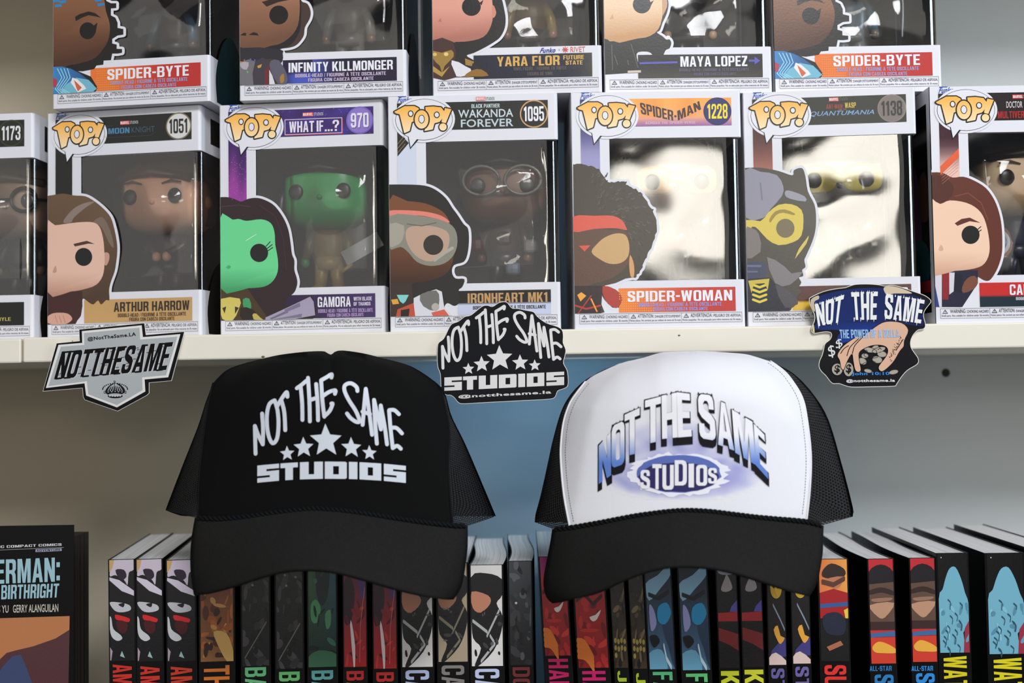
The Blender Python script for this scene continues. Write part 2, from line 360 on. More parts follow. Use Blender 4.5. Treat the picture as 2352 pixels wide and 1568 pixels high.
# ------------------------------------------------------------------ setting
def wall():
    m = bpy.data.materials.new('wall_paint_light_tint'); m.use_nodes = True; nt = m.node_tree; b = nt.nodes['Principled BSDF']
    b.inputs['Roughness'].default_value = 0.75; b.inputs['Specular IOR Level'].default_value = 0.25
    tc = nt.nodes.new('ShaderNodeTexCoord')
    n = nt.nodes.new('ShaderNodeTexNoise'); n.inputs['Scale'].default_value = 3.5; n.inputs['Detail'].default_value = 5
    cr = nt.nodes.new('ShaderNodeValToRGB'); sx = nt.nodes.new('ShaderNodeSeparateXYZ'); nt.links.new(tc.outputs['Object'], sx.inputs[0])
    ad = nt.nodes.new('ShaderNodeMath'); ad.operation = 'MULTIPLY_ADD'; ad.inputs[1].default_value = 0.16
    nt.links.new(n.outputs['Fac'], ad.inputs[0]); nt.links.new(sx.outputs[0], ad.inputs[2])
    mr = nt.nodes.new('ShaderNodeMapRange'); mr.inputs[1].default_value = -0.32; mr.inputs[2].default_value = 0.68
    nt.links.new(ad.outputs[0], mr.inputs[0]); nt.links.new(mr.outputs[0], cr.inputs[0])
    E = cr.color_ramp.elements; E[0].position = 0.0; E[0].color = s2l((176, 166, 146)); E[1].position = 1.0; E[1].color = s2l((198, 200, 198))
    for p_, c_ in ((0.22, (176, 170, 156)), (0.33, (164, 190, 208)), (0.52, (164, 192, 210)), (0.68, (192, 198, 200))):  # blue middle stops put the cool light under the shelf into the wall colour
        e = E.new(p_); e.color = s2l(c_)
    nt.links.new(tc.outputs['Object'], n.inputs['Vector']); nt.links.new(cr.outputs[0], b.inputs['Base Color'])
    n2 = nt.nodes.new('ShaderNodeTexNoise'); n2.inputs['Scale'].default_value = 22; n2.inputs['Detail'].default_value = 6
    bp = nt.nodes.new('ShaderNodeBump'); bp.inputs['Strength'].default_value = 0.35; bp.inputs['Distance'].default_value = 0.004
    nt.links.new(tc.outputs['Object'], n2.inputs['Vector']); nt.links.new(n2.outputs['Fac'], bp.inputs['Height']); nt.links.new(bp.outputs[0], b.inputs['Normal'])
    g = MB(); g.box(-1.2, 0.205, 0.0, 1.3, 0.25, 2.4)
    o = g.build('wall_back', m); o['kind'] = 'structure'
    p = at(2173, 856, 0.2045); g = MB()
    g.tube([(p.x, 0.2052, p.z), (p.x, 0.2035, p.z)], [0.0038, 0.0025], 10)
    mkobj('nail_hole', g.v, g.f, mat('rusty_nail', (48, 46, 32), 0.8), o)
wall()
ZS = 1.2
def shelf(x0, x1, z0, z1, label, chips=()):
    g = MB(); g.box(x0, 0.0, z0, x1, 0.203, z1)
    o = g.build('shelf_board', M['shelf']); bv = o.modifiers.new('b', 'BEVEL'); bv.width = 0.0012; bv.segments = 2
    tag(o, label, 'shelf')
    for (px, py, w) in chips:
        p = at(px, py, -0.0004); g = MB(); g.sell(p.x, 0.0, p.z, w, 0.0005, w*0.6, 1, 1, 8, 6)
        mkobj('paint_chip', g.v, g.f, M['shelf_edge'], o)
    return o
xs = at(50, 800, 0).x
shelf(xs + 0.0006, 0.75, ZS - 0.0169, ZS, 'long cream painted shelf board under the row of boxed toys', ((604, 819, 0.0012), (1560, 770, 0.0009), (166, 783, 0.0005)))
shelf(-0.75, xs - 0.0006, ZS - 0.0172, ZS - 0.0008, 'short end of cream painted shelf board at the far left of the seam')
ZB = 0.83
shelf(-0.75, 0.75, 1.530, 1.547, 'added cream shelf board above the stacked boxes, just out of view')  # unseen board added low so its shadow darkens the upper wall
g = MB(); g.box(-0.75, -0.005, ZB - 0.018, 0.75, 0.203, ZB)
tag(g.build('shelf_board', M['shelf']), 'lower cream shelf board that the paperbacks stand on', 'shelf')

# bright shop window behind the photographer (the source mirrored in the clear films)
def shop_window():
    em = bpy.data.materials.new('daylit_glass'); em.use_nodes = True; nt = em.node_tree
    for n in list(nt.nodes):
        if n.type != 'OUTPUT_MATERIAL': nt.nodes.remove(n)
    e = nt.nodes.new('ShaderNodeEmission'); e.inputs[0].default_value = (1.0, 0.95, 0.84, 1); e.inputs[1].default_value = 12.5
    nt.links.new(e.outputs[0], nt.nodes[0].inputs[0])
    dist = 3.6 + 0.76; y = -3.6
    x0, x1 = dist*math.tan(R(4.4)), dist*math.tan(R(12.8)); z0, z1 = CAM.z + dist*math.tan(R(6.1)), CAM.z + dist*math.tan(R(11.1))
    fr = mat('window_wood', (90, 84, 76), 0.6)
    f = MB(); t = 0.05
    f.box(x0-t, y-0.04, z0-t, x1+t, y+0.02, z0); f.box(x0-t, y-0.04, z1, x1+t, y+0.02, z1+t)
    f.box(x0-t, y-0.04, z0, x0, y+0.02, z1); f.box(x1, y-0.04, z0, x1+t, y+0.02, z1)
    o = f.build('window_1', fr); o['kind'] = 'structure'
    g = MB(); g.tube([(x0+0.10, y+0.10, z1+0.02), (x0+0.13, y+0.10, z1-0.08), (x0+0.24, y+0.10, z1-0.10), (x0+0.34, y+0.10, z1+0.02)], [0.06, 0.07, 0.06, 0.03], 12)
    mkobj('reflection_mask', g.v, g.f, fr, o, True)  # added dark shape that notches the window's mirror image in the films
    mkobj('pane', [(x0, y, z0), (x1, y, z0), (x1, y, z1), (x0, y, z1)], [(0, 1, 2, 3)], em, o)
shop_window()

# ------------------------------------------------------------------ toy boxes
BW, BH, BD = 0.115, 0.160, 0.090
class Box:
    def __init__(s, name, label, px, py, D, psi, z0, group, right=False):
        p = at(px, py, D + CAM.y); s.psi = R(psi)
        ex = Vector((math.cos(s.psi), -math.sin(s.psi), 0)); o = Vector((p.x, D + CAM.y, z0))
        if right: o = o - ex * BW
        s.o = o; s.ex = ex; s.n = Vector((-math.sin(s.psi), -math.cos(s.psi), 0))
        s.root = thing(name, label, 'toy box', o, -s.psi, group)
    def uv(s, px, py):
        r = ray(px, py); t = (s.o - CAM).dot(s.n) / r.dot(s.n); P = CAM + r*t
        return ((P - s.o).dot(s.ex), P.z - s.o.z)
    def crop(s, ox, oy, k): return lambda x, y: s.uv(ox + x/k, oy + y/k)

def path(r, inset, n=5, depth=BD):
    w = BW - inset; pts = [(inset, inset)]
    for k in range(n + 1):
        a = -math.pi/2 + math.pi/2*k/n
        pts.append((w - r + r*math.cos(a), inset + r + r*math.sin(a)))
    pts.append((w, depth)); return pts

def carton(bx, rnd, back=(46, 44, 38), side=(20, 20, 22), left_art=None, buckle=1.0):
    g = MB(); t = 0.0005; zt, zb, ul = 0.1285, 0.032, 0.0255
    for z0, z1 in ((0, zb), (zt, BH)):
        for ins, fl in ((0.0, False), (t, True)):
            P = path(0.0022, ins)
            g.grid([[(x, y, z0) for x, y in P], [(x, y, z1) for x, y in P]], flip=fl)
    g.box(0, 0, zb, ul, t, zt)
    g.box(0, 0, 0, t, BD, BH); g.box(0, BD-t, 0, BW, BD, BH)
    g.box(0.0002, 0.0004, 0, BW-0.0004, BD, t); g.box(0.0002, 0.0004, BH-t, BW-0.0004, BD, BH)
    g.box(BW-t, BD-0.014, zb, BW, BD, zt)
    g.box(ul, t, zb-0.0004, BW-t, 0.004, zb); g.box(ul, t, zt, BW-t, 0.004, zt+0.0004)
    c = g.build('carton', M['card'], bx.root)
    g = MB(); g.box(0.002, BD-0.004, 0.002, BW-0.002, BD-0.003, BH-0.002, back); g.box(0.0012, 0.003, 0.002, 0.002, BD-0.003, BH-0.002, back)
    g.box(0.002, 0.006, zb-0.002, BW-0.002, BD-0.004, zb-0.001, tuple(int(x*1.2) for x in back))
    g.build('backing_card', M['vinyl'], bx.root)
    # film: grid that wraps round the right-hand corner, slightly buckled
    pts = [(0.020 + (BW-0.0127-0.020)*k/22, 0.0008) for k in range(23)]
    for k in range(1, 15):
        a = -math.pi/2 + math.pi/2*k/14; pts.append((BW-0.0127+0.0120*math.cos(a), 0.0008+0.0065+0.0065*math.sin(a)))
    for k in range(1, 9): pts.append((BW-0.0007, 0.0073 + (BD-0.021)*k/8))
    ph = [rnd.uniform(0, 6) for _ in range(6)]; rows = []
    for i in range(25):
        w = i / 24; z = zb - 0.002 + (zt - zb + 0.004)*w; row = []
        for x, y in pts:
            u = x / BW; e = math.sin(math.pi*w) * min(1, (1-u)*9, u*3 + 0.1) if y < 0.001 else 0
            d = 0.0009*(math.sin(5*u+ph[0]+2*w) + 0.7*math.sin(7*w+ph[1]-3*u) + 0.5*math.sin(9*u+4*w+ph[2]))
            row.append((x, y + abs(d)*e*0.9*buckle + 0.0001, z))
        rows.append(row)
    g = MB(); g.grid(rows); g.build('window_film', M['film'], bx.root, True)
    # printed silhouette wrapping the right side panel
    P = Print(lambda a, b, l: (BW + 0.0001 + 0.00006*l, a, b))
    sh = cat([(0.012, 0.002), (0.010, 0.020), (0.018, 0.040), (0.030, 0.052), (0.042, 0.054), (0.054, 0.046), (0.064, 0.030), (0.068, 0.012), (0.070, 0.002)], 4)
    P.poly(sh, side, 1)
    P.build('side_print', M['print'], bx.root)
    P = Print(lambda a, b, l: (BW + 0.0001 + 0.00006*l, a, b)); P.rect(0.016, 0.136, 0.078, 0.154, tuple(int(c*0.8+10) for c in side), 1)
    P.build('side_title', M['print'], bx.root)
    if left_art:
        P = Print(lambda a, b, l: (-0.0001 - 0.00006*l, a, b))
        P.rect(0.006, 0.008, BD-0.006, 0.150, (14, 12, 16), 1)
        P.poly(cat([(0.03, 0.03), (0.02, 0.07), (0.03, 0.11), (0.06, 0.13), (0.08, 0.10), (0.07, 0.05)], 5, True), left_art[0], 2)
        P.poly(cat([(0.01, 0.03), (0.012, 0.055), (0.05, 0.060), (0.08, 0.04), (0.06, 0.02)], 5, True), left_art[1], 3)
        P.poly(cat([(0.006, 0.075), (0.008, 0.100), (0.018, 0.104), (0.026, 0.090), (0.022, 0.074), (0.012, 0.070)], 5, True), (70, 46, 36), 4)
        P.rect(0.006, 0.022, BD-0.02, 0.030, (150, 30, 34), 4)
        P.build('side_print', M['print'], bx.root)

FRONT = lambda u, v, l: (u, -0.00012 - 0.00006*l, v)
WARN = [None]
def warning(bx, cover=None):
    if WARN[0] is None:
        P = Print(FRONT); ink = (62, 62, 66)
        x0, x1, z0, z1 = 0.0035, 0.1125, 0.0035, 0.0100; b1, b2 = 0.0365, 0.0720
        for a, b in ((x0, b1), (b1, b2), (b2, x1)):
            P.stroke([(a, z0), (b, z0), (b, z1), (a, z1)], 0.00022, (130, 130, 134), 2, False, True)
            P.poly([(a+0.0012, z0+0.0032), (a+0.0050, z0+0.0032), (a+0.0031, z0+0.0060)], ink, 2, holes=[[(a+0.0018, z0+0.0036), (a+0.0044, z0+0.0036), (a+0.0031, z0+0.0053)]])
            P.rect(a+0.00295, z0+0.0040, a+0.00325, z0+0.0049, ink, 2)
        def t(s, a, b, c, d, bold=0.0): P.text(s, ((a, b), (c, b), (c, d), (a, d)), ink, 3, bold)
        t('WARNING:', 0.0100, 0.0070, 0.0205, 0.0094); t('CHOKING HAZARD.', 0.0212, 0.0070, 0.0360, 0.0089)
        t('Small parts. Not suitable for children under 36 months.', 0.0042, 0.0042, 0.0360, 0.0060)
        t('ATTENTION:', 0.0425, 0.0070, 0.0532, 0.0094); t("DANGER D'ÉTOUFFEMENT.", 0.0540, 0.0070, 0.0715, 0.0091)
        t('Petites pièces. Ne convient pas aux enfants de moins de 36 mois.', 0.0371, 0.0042, 0.0715, 0.0060)
        t('ADVERTENCIA:', 0.0780, 0.0070, 0.0925, 0.0094); t('PELIGRO DE ASFIXIA.', 0.0935, 0.0070, 0.1120, 0.0089)
        t('Partes pequeñas. No es adecuado para niños menores de 36 meses.', 0.0726, 0.0042, 0.1120, 0.0060)
        o = P.build('warning_label', M['print'], bx.root); WARN[0] = o
    else:
        o = WARN[0].copy(); COL.objects.link(o); o.parent = bx.root
    return o

def bubble(bx, gl=0.0):
    K = 4.612; bx970 = BOX970
    def q(x, y): return bx970.uv(500 + x/K, y/K)
    P = Print(FRONT)
    c = q(385, 1350); rx, rz = 0.0192, 0.0138
    wh = (224, 224, 230)
    P.poly(ell(c[0], c[1], rx+0.0019, rz+0.0019, 40), wh, 4)
    P.poly(ell(c[0], c[1], rx+0.0003, rz+0.0003, 40), (20, 20, 22), 5)
    tip, b1, b2 = q(243, 1660), q(215, 1500), q(330, 1560)
    P.poly([b1, tip, b2], (20, 20, 22), 5); P.poly([q(222, 1490), q(249, 1640), q(330, 1530)], wh, 7)
    P.poly(ell(c[0], c[1], rx, rz, 40), wh, 6)
    o = P.build('logo_bubble', M['print'], bx.root)
    L = Print(FRONT); zc = q(350, 1210)[1]; zl = q(350, 1470)[1]
    def grad(u, v):
        t = max(0, min(1, (zc - v)/(zc - zl))); return (246 + t*4, 176 + t*46, 72 + t*104)
    P1 = [(85,1275),(190,1215),(290,1212),(330,1232),(348,1275),(338,1330),(300,1366),(262,1378),(240,1470),(185,1495),(140,1300),(100,1290)]
    P2 = [(400,1220),(480,1213),(560,1222),(592,1262),(585,1320),(545,1372),(492,1388),(475,1452),(390,1470),(432,1290),(404,1262)]
    EX = [(600,1228),(665,1240),(607,1385),(563,1375)]
    blk = (24, 22, 20)
    for k, (pl, ho) in enumerate(((P1, ell(252, 1292, 24, 30, 14)), (P2, ell(516, 1300, 26, 30, 14)), (EX, None))):
        pl = [q(*p) for p in pl]
        L.stroke(pl, 0.0017, blk, 8, True, True); L.poly(pl, blk, 8)
        hs = [[q(*p) for p in ho]] if ho else []
        L.poly(pl, grad, 9, hs)
        if ho: L.poly(hs[0], wh, 10); L.stroke(hs[0], 0.0006, blk, 11, False, True)
    d = q(578, 1425); L.poly(ell(d[0], d[1], 0.0033, 0.0033, 20), blk, 8); L.poly(ell(d[0], d[1], 0.0025, 0.0025, 20), grad, 9)
    oc = q(362, 1350); L.poly(ell(oc[0], oc[1], 0.0056, 0.0072, 26), blk, 10)
    L.poly(ell(oc[0], oc[1], 0.0047, 0.0063, 26), grad, 11, [ell(oc[0], oc[1]+0.0002, 0.0022, 0.0030, 18)])
    L.poly(ell(oc[0], oc[1]+0.0002, 0.0017, 0.0025, 18), wh, 12)
    L.build('lettering', M['print'], o)
    F = Print(FRONT); a, b = q(115, 1145), q(272, 1095)
    blue = (48, 88, 168)
    zt = max(a[1], b[1]) - 0.0024; F.text('Funko', ((a[0], zt-0.0028), (b[0]-0.001, zt-0.0028), (b[0]+0.0004, zt+0.0012), (a[0]+0.0014, zt+0.0012)), blue, 3, 0.03)
    F.stroke([(a[0]+0.0008, zt+0.0014), (a[0]+0.006, zt+0.0014)], 0.0005, blue, 3)
    F.build('maker_mark', M['print'], bx.root)

def tq(bx, q, x0, y0, x1, y1):
    """upright quad on the panel from two opposite crop corners measured at the middle height"""
    a = q(x0, (y0+y1)/2); b = q(x1, (y0+y1)/2); h = abs(q((x0+x1)/2, y0)[1] - q((x0+x1)/2, y1)[1]); m = (a[1]+b[1])/2
    return ((a[0], m-h/2), (b[0], m-h/2), (b[0], m+h/2), (a[0], m+h/2))

def title(bx, base, strip, items, num, badge):
    P = Print(FRONT)
    if callable(base): P.rect(0.0062, 0.1365, 0.1085, 0.1553, base, 2, 14)
    else: P.rect(0.0062, 0.1365, 0.1085, 0.1553, base, 2)
    P.rect(0.0062, 0.092, 0.0190, 0.1365, strip, 2, 8 if callable(strip) else 1)
    rd = random.Random(sum(ord(c) for c in num))
    o = P.build('title_panel', M['print'], bx.root)
    L = Print(FRONT)
    for (s, quad, col, bold) in items: L.text(s, quad, col, 4, bold)
    if num:
        cx, cz = 0.0990, 0.1460; ring, fill, ink = badge
        L.poly(ell(cx, cz, 0.0095, 0.0095, 36), ring, 3); L.poly(ell(cx, cz, 0.0086, 0.0086, 36), fill, 4)
        w = 0.0068 if len(num) > 3 else 0.0062
        if ink[3:]: L.text(num, ((cx-w+0.0003, cz-0.0055), (cx+w+0.0003, cz-0.0055), (cx+w+0.0003, cz+0.0045), (cx-w+0.0003, cz+0.0045)), ink[3:], 5, 0.05)
        L.text(num, ((cx-w, cz-0.005), (cx+w, cz-0.005), (cx+w, cz+0.005), (cx-w, cz+0.005)), ink[:3], 6, 0.05)
    L.build('lettering', M['print'], o); return o, L

def red_mark(quads, x0, x1, z0, z1, col=(196, 44, 40)):
    m = x0 + (x1-x0)*0.5
    return m

def nameplate(bx, x0, base, items, z1=0.0270):
    P = Print(FRONT); P.rect(x0, 0.0108, 0.1085, z1, base, 2, 10 if callable(base) else 1)
    o = P.build('name_panel', M['print'], bx.root)
    L = Print(FRONT)
    for (s, quad, col, bold) in items: L.text(s, quad, col, 5, bold)
    L.build('lettering', M['print'], o)
def zq(a, b, c, d): return ((a, b), (c, b), (c, d), (a, d))
SUB1 = 'BOBBLE-HEAD / FIGURINE À TÊTE OSCILLANTE'; SUB2 = 'FIGURA CON CABEZA OSCILANTE'

class Art:
    """portrait flap: silhouette (open outline, closed along the left edge) then shapes"""
    def __init__(s, q): s.q = q; s.ops = []; s.out = None
    def outline(s, pts, col, smooth=3, close=None): s.out = (cat(pts, smooth) if smooth else list(pts), col, close or [])
    def add(s, pts, col, smooth=4): s.ops.append(('p', cat(pts, smooth, True) if smooth else pts, col))
    def ell(s, x, y, rx, ry, col): s.ops.append(('p', ell(x, y, rx, ry, 30), col))
    def line(s, pts, w, col, same=False): s.ops.append(('s' if same else 'l', pts, col, w))
    def draw(s, bx, q=None, hard=False):
        q = q or s.q; cl = lambda p: (max(0.0003, p[0]), max(0.0105, min(0.1595, p[1])))
        op = [q(*p) for p in s.out[0]]; tail = [q(*p) for p in s.out[2]]
        F = Print(lambda u, v, l: (max(0.0002, u), -0.00006*l, v)); wh = (226, 226, 232)
        pl = [cl(p) for p in op + tail]
        for l in (1, -7): F.poly(pl, wh, l); F.stroke([cl(p) for p in op], 0.0034, wh, l)
        o = F.build('portrait_flap', M['card'], bx.root)
        P = Print(lambda u, v, l: (max(0.0003, u), -0.00020 - 0.000014*l, v)); P.poly(pl, s.out[1], 3)
        k = 0
        for op_ in s.ops:
            k += op_[0] != 's'
            pts = [cl(q(*p)) for p in op_[1]]
            if op_[0] == 'p': P.poly(pts, op_[2], 4 + k)
            else: P.stroke(pts, op_[3], op_[2], 4 + k + (0.3 if op_[0] == 's' else 0))
        P.build('portrait_print', M['print'], o)

# ---- 3D vinyl figures standing in the boxes
def figure(bx, label, skin, hair, body, legs, u=0.067, s=1.12, hairstyle='short', eye=True, brow=None, visor=None, glasses=None, glossy=False, arms=None, extra=None, z=0.031, headw=0.0268, group='vinyl figures inside the window boxes', deep=0.049, hands=None):
    o = bx.o + bx.ex*u; n = Vector((math.sin(bx.psi), math.cos(bx.psi), 0)); p = o + n*deep
    r = thing('vinyl_figure', label, 'toy figure', (p.x, p.y, bx.o.z + z), -bx.psi, group)
    mt = M['vinyl']; hz = 0.064*s; a, b, c = headw*s, 0.023*s, 0.0225*s
    g = MB(); g.sell(0, 0, hz, a, b, c, 0.55, 0.6, c=skin); g.sell(0, -b, hz-0.004*s, 0.0022, 0.002, 0.002, 1, 1, 10, 8, c=skin)
    for sx in (-1, 1): g.sell(sx*a*1.0, 0.002, hz-0.002, 0.003, 0.004, 0.005, 1, 1, 10, 8, c=skin)
    g.build('head', mt, r, True)
    g = MB()
    if hairstyle == 'afro':
        rd = random.Random(3)
        g.sell(0, 0.006, hz+0.006, a*1.22, b*1.15, c*1.28, 0.9, 0.9, c=hair, keep=lambda x, y, zz: not (y < -0.35 and abs(x) < 0.66 and zz < 0.30))
        for k in range(60):
            th = rd.uniform(0, 6.28); g.sell(a*1.18*math.cos(th), 0.006 + rd.uniform(-.012, .012), hz+0.008+c*1.2*math.sin(th), 0.004, 0.004, 0.004, 1, 1, 8, 6, c=hair)
    elif hairstyle == 'hood':
        g.sell(0, 0.001, hz, a*1.08, b*1.06, c*1.08, 0.6, 0.6, c=hair)
        for sx in (-1, 1): g.tube([(sx*a*0.75, -0.004, hz+c*0.9), (sx*a*0.8, -0.004, hz+c*1.35), (sx*a*0.6, -0.006, hz+c*1.6)], [0.0035, 0.003, 0.001], 8, hair)
    else:
        g.sell(0, 0.003, hz+0.002, a*1.07, b*1.08, c*1.10, 0.6, 0.6, c=hair, keep=lambda x, y, zz: not (y < -0.1 and zz < 0.42) and (zz > -0.75))
        g.tube([(-a*0.9, -b*0.78, hz+c*0.55), (0, -b*1.02, hz+c*0.68), (a*0.9, -b*0.78, hz+c*0.50)], [0.003, 0.0036, 0.003], 10, hair)
        if hairstyle == 'long':
            g.sell(0, 0.012, hz-0.020*s, a*1.15, 0.014, 0.034*s, 0.7, 0.7, c=hair)
            for sx in (-1, 1): g.tube([(sx*a*1.05, -0.004, hz+0.012), (sx*a*1.18, -0.002, hz-0.010), (sx*a*1.15, 0, hz-0.035), (sx*a*0.8, 0.002, hz-0.045)], [0.004, 0.006, 0.006, 0.002], 10, hair)
    g.build('hair' if hairstyle != 'hood' else 'hood', mt, r, True)
    if visor:
        g = MB()
        for sx in (-1, 1): g.sell(sx*a*0.50, -b*0.99, hz+0.001, a*0.44, 0.0028, c*0.40, 0.7, 0.9, 24, 12, c=visor)
        g.sell(0, -b*1.05, hz+0.001, a*0.25, 0.002, c*0.14, 0.8, 0.8, 12, 8, c=visor)
        g.build('visor', mt, r, True)
    if eye:
        for sx in (-1, 1):
            g = MB(); g.sell(sx*a*0.57, -b*(0.985 if not visor else 1.10), hz-0.0005, 0.0048*s, 0.0016, 0.0050*s, 1, 1, 18, 10, c=(16, 15, 15)); g.build('eye', mt, r, True)
            if brow:
                g = MB(); g.tube([(sx*a*0.26, -b*1.01, hz+0.0085), (sx*a*0.5, -b*1.02, hz+0.0105), (sx*a*0.74, -b*0.98, hz+0.0092)], [0.0006, 0.0010, 0.0006], 8, brow); g.build('eyebrow', mt, r, True)
    if glasses:
        g = MB()
        for sx in (-1, 1):
            g.tube([(sx*a*0.5 + 0.0095*math.cos(t*math.pi/9), -b*1.06, hz + 0.0085*math.sin(t*math.pi/9)) for t in range(19)], glasses[1], 6, glasses[0])
            g.tube([(sx*(a*0.5+0.0095), -b*1.02, hz), (sx*a*1.04, -b*0.4, hz+0.001)], glasses[1]*0.8, 6, glasses[0])
        g.tube([(-a*0.15, -b*1.07, hz), (a*0.15, -b*1.07, hz)], glasses[1], 6, glasses[0])
        g.build('glasses', mt, r, True)
    g = MB(); g.sell(0, 0, 0.032*s, 0.0105*s, 0.0075*s, 0.0135*s, 0.8, 0.8, 20, 14, c=body)
    g.tube([(0, 0, 0.024*s), (0, 0, 0.016*s)], [0.0095*s, 0.0088*s], 14, legs, (1, 0.8)); g.build('torso', mt, r, True)
    for sx in (-1, 1):
        g = MB(); g.tube([(sx*0.0045*s, 0, 0.020*s), (sx*0.0055*s, 0, 0.010*s), (sx*0.0062*s, 0, 0.003*s)], [0.0050*s, 0.0042*s, 0.0040*s], 12, legs)
        g.sell(sx*0.0066*s, -0.002, 0.0028*s, 0.0046*s, 0.0070*s, 0.0030*s, 0.8, 0.8, 14, 8, c=legs); g.build('leg', mt, r, True)
    ac = arms or body
    for sx in (-1, 1):
        g = MB()
        if hands == 'clasped': A = [(sx*0.0095, 0, 0.041*s), (sx*0.0135, -0.004, 0.033*s), (sx*0.004, -0.010, 0.028*s)]
        else: A = [(sx*0.0095, 0, 0.041*s), (sx*0.0145, -0.001, 0.032*s), (sx*0.0165, -0.004, 0.022*s)]
        g.tube(A, [0.0038*s, 0.0036*s, 0.0030*s], 10, ac)
        g.sell(A[-1][0], A[-1][1]-0.001, A[-1][2]-0.002, 0.0032, 0.0032, 0.0036, 0.9, 0.9, 12, 8, c=skin); g.build('arm', mt, r, True)
    if extra: extra(r, mt, s, a, b, c, hz)
    return r

def blister(bx, rnd, u=0.071):
    """clear vacuum-formed tray in front of the figure"""
    g = MB(); rows = []
    for i in range(22):
        w = i/21; row = []
        for j in range(26):
            t = j/25; x = u - 0.036 + 0.072*t
            e = min(1, math.sin(math.pi*t)*3.0) * min(1, math.sin(math.pi*w)*3.5)
            hd = math.exp(-(((w-0.70)/0.28)**2 + ((t-0.5)/0.36)**2)*2.2)
            y = 0.050 - 0.026*e - 0.010*hd + 0.0009*math.sin(11*t + 5*w + bx.o.x*90) + 0.0008*math.sin(13*w - 6*t)
            row.append((x, y, 0.034 + 0.092*w))
        rows.append(row)
    g.grid(rows); g.build('blister_tray', M['tray'], bx.root, True)

G1 = 'window boxed vinyl figures in the lower row'; G2 = 'window boxed vinyl figures stacked on top'
K4 = 4.612
BOX970 = Box('window_box', 'white window box numbered 970 showing a green-faced figure and purple panels', 507, 770, 0.781, 5, ZS, G1)
B1173 = Box('window_box', 'white window box numbered 1173 cut off by the left edge of the photo', 76, 777, 0.789, 4, ZS-0.0008, G1, right=True)
B1051 = Box('window_box', 'white window box numbered 1051 with a tan name panel and a brown-haired portrait', 109, 777, 0.796, 9.0, ZS, G1)
B1095 = Box('window_box', 'white window box numbered 1095 with a goggled portrait, behind the black star sticker', 896.6, 762, 0.765, 1.5, ZS, G1)
B1228 = Box('window_box', 'white window box numbered 1228 with an orange title panel and round curly-haired portrait', 1320, 755, 0.7625, -1.0, ZS, G1)
B1138 = Box('window_box', 'white window box numbered 1138 with a yellow-visored portrait, behind the blue hand sticker', 1718, 747.5, 0.771, 4.2, ZS, G1)
BDOC = Box('window_box', 'white window box at the far right with a red name band and brown-haired portrait', 2148.6, 737, 0.7635, 0.0, ZS, G1)
ZT = ZS + BH + 0.0006
T1 = Box('window_box', 'left of the two upper white boxes with an orange-red name panel and blocky black hair', 122, 248, 0.785, 7.5, ZT, G2)
T2 = Box('window_box', 'upper white window box with a dark violet name panel and a moustached portrait', 551, 228.7, 0.771, 2.5, ZT, G2)
T3 = Box('window_box', 'upper white window box with gold letters on a navy name panel', 994.5, 212, 0.767, 1.5, ZT, G2)
T4 = Box('window_box', 'upper white window box with a black name panel crossed by a violet arrow', 1389.5, 203, 0.771, -1.5, ZT, G2)
T5 = Box('window_box', 'right of the two upper white boxes with an orange-red name panel, next to bare wall', 1779.4, 202, 0.777, 0.0, ZT, G2)

rn = random.Random(11)
for bx, back, side, la in ((B1173, (40, 38, 32), (22, 20, 18), None), (B1051, (52, 50, 42), (26, 22, 18), None), (BOX970, (62, 60, 54), (38, 20, 48), None),
        (B1095, (48, 48, 44), (20, 20, 26), None), (B1228, (48, 46, 42), (30, 24, 20), None), (B1138, (58, 56, 44), (24, 26, 30), None),
        (BDOC, (40, 44, 50), (22, 22, 30), ((78, 36, 78), (20, 66, 74))),
        (T1, (44, 30, 22), (8, 40, 46), None), (T2, (70, 64, 48), (22, 22, 26), None), (T3, (60, 54, 44), (24, 22, 20), None), (T4, (38, 40, 34), (20, 20, 22), None), (T5, (88, 86, 74), (8, 40, 46), None)):
    carton(bx, rn, back, side, la, {B1228: 0.3, B1138: 0.6}.get(bx, 1.0)); warning(bx); blister(bx, rn)
    if bx.root.get('group') == G1: bubble(bx)

def mix(a, b, t): t = max(0, min(1, t)); return tuple(a[i]+(b[i]-a[i])*t for i in range(3))
def subs(col, a, b, z=(0.0172, 0.0142, 0.0138, 0.0112)):
    w = b - a
    return [(SUB1, zq(a+w*0.02, z[1]+0.0002, b-w*0.02, z[0]-0.0003), col, 0.035), (SUB2, zq(a+w*0.18, z[3]+0.0003, b-w*0.18, z[2]), col, 0.035)]
def studio(x, z, w=0.0155, c2=(205, 205, 212)):
    return x, z, w, c2
def add_studio(o, x, z, w=0.0155, c2=(200, 200, 208), red=(214, 60, 56)):
    L = Print(FRONT); L.rect(x, z, x+w*0.52, z+0.0027, red, 4)
    L.text('MARVEL', zq(x+0.0003, z+0.0004, x+w*0.52-0.0003, z+0.0023), (235, 225, 225), 6, 0.04)
    L.text('STUDIOS', zq(x+w*0.55, z+0.0003, x+w, z+0.0024), c2, 6, 0.01)
    L.build('lettering', M['print'], o)

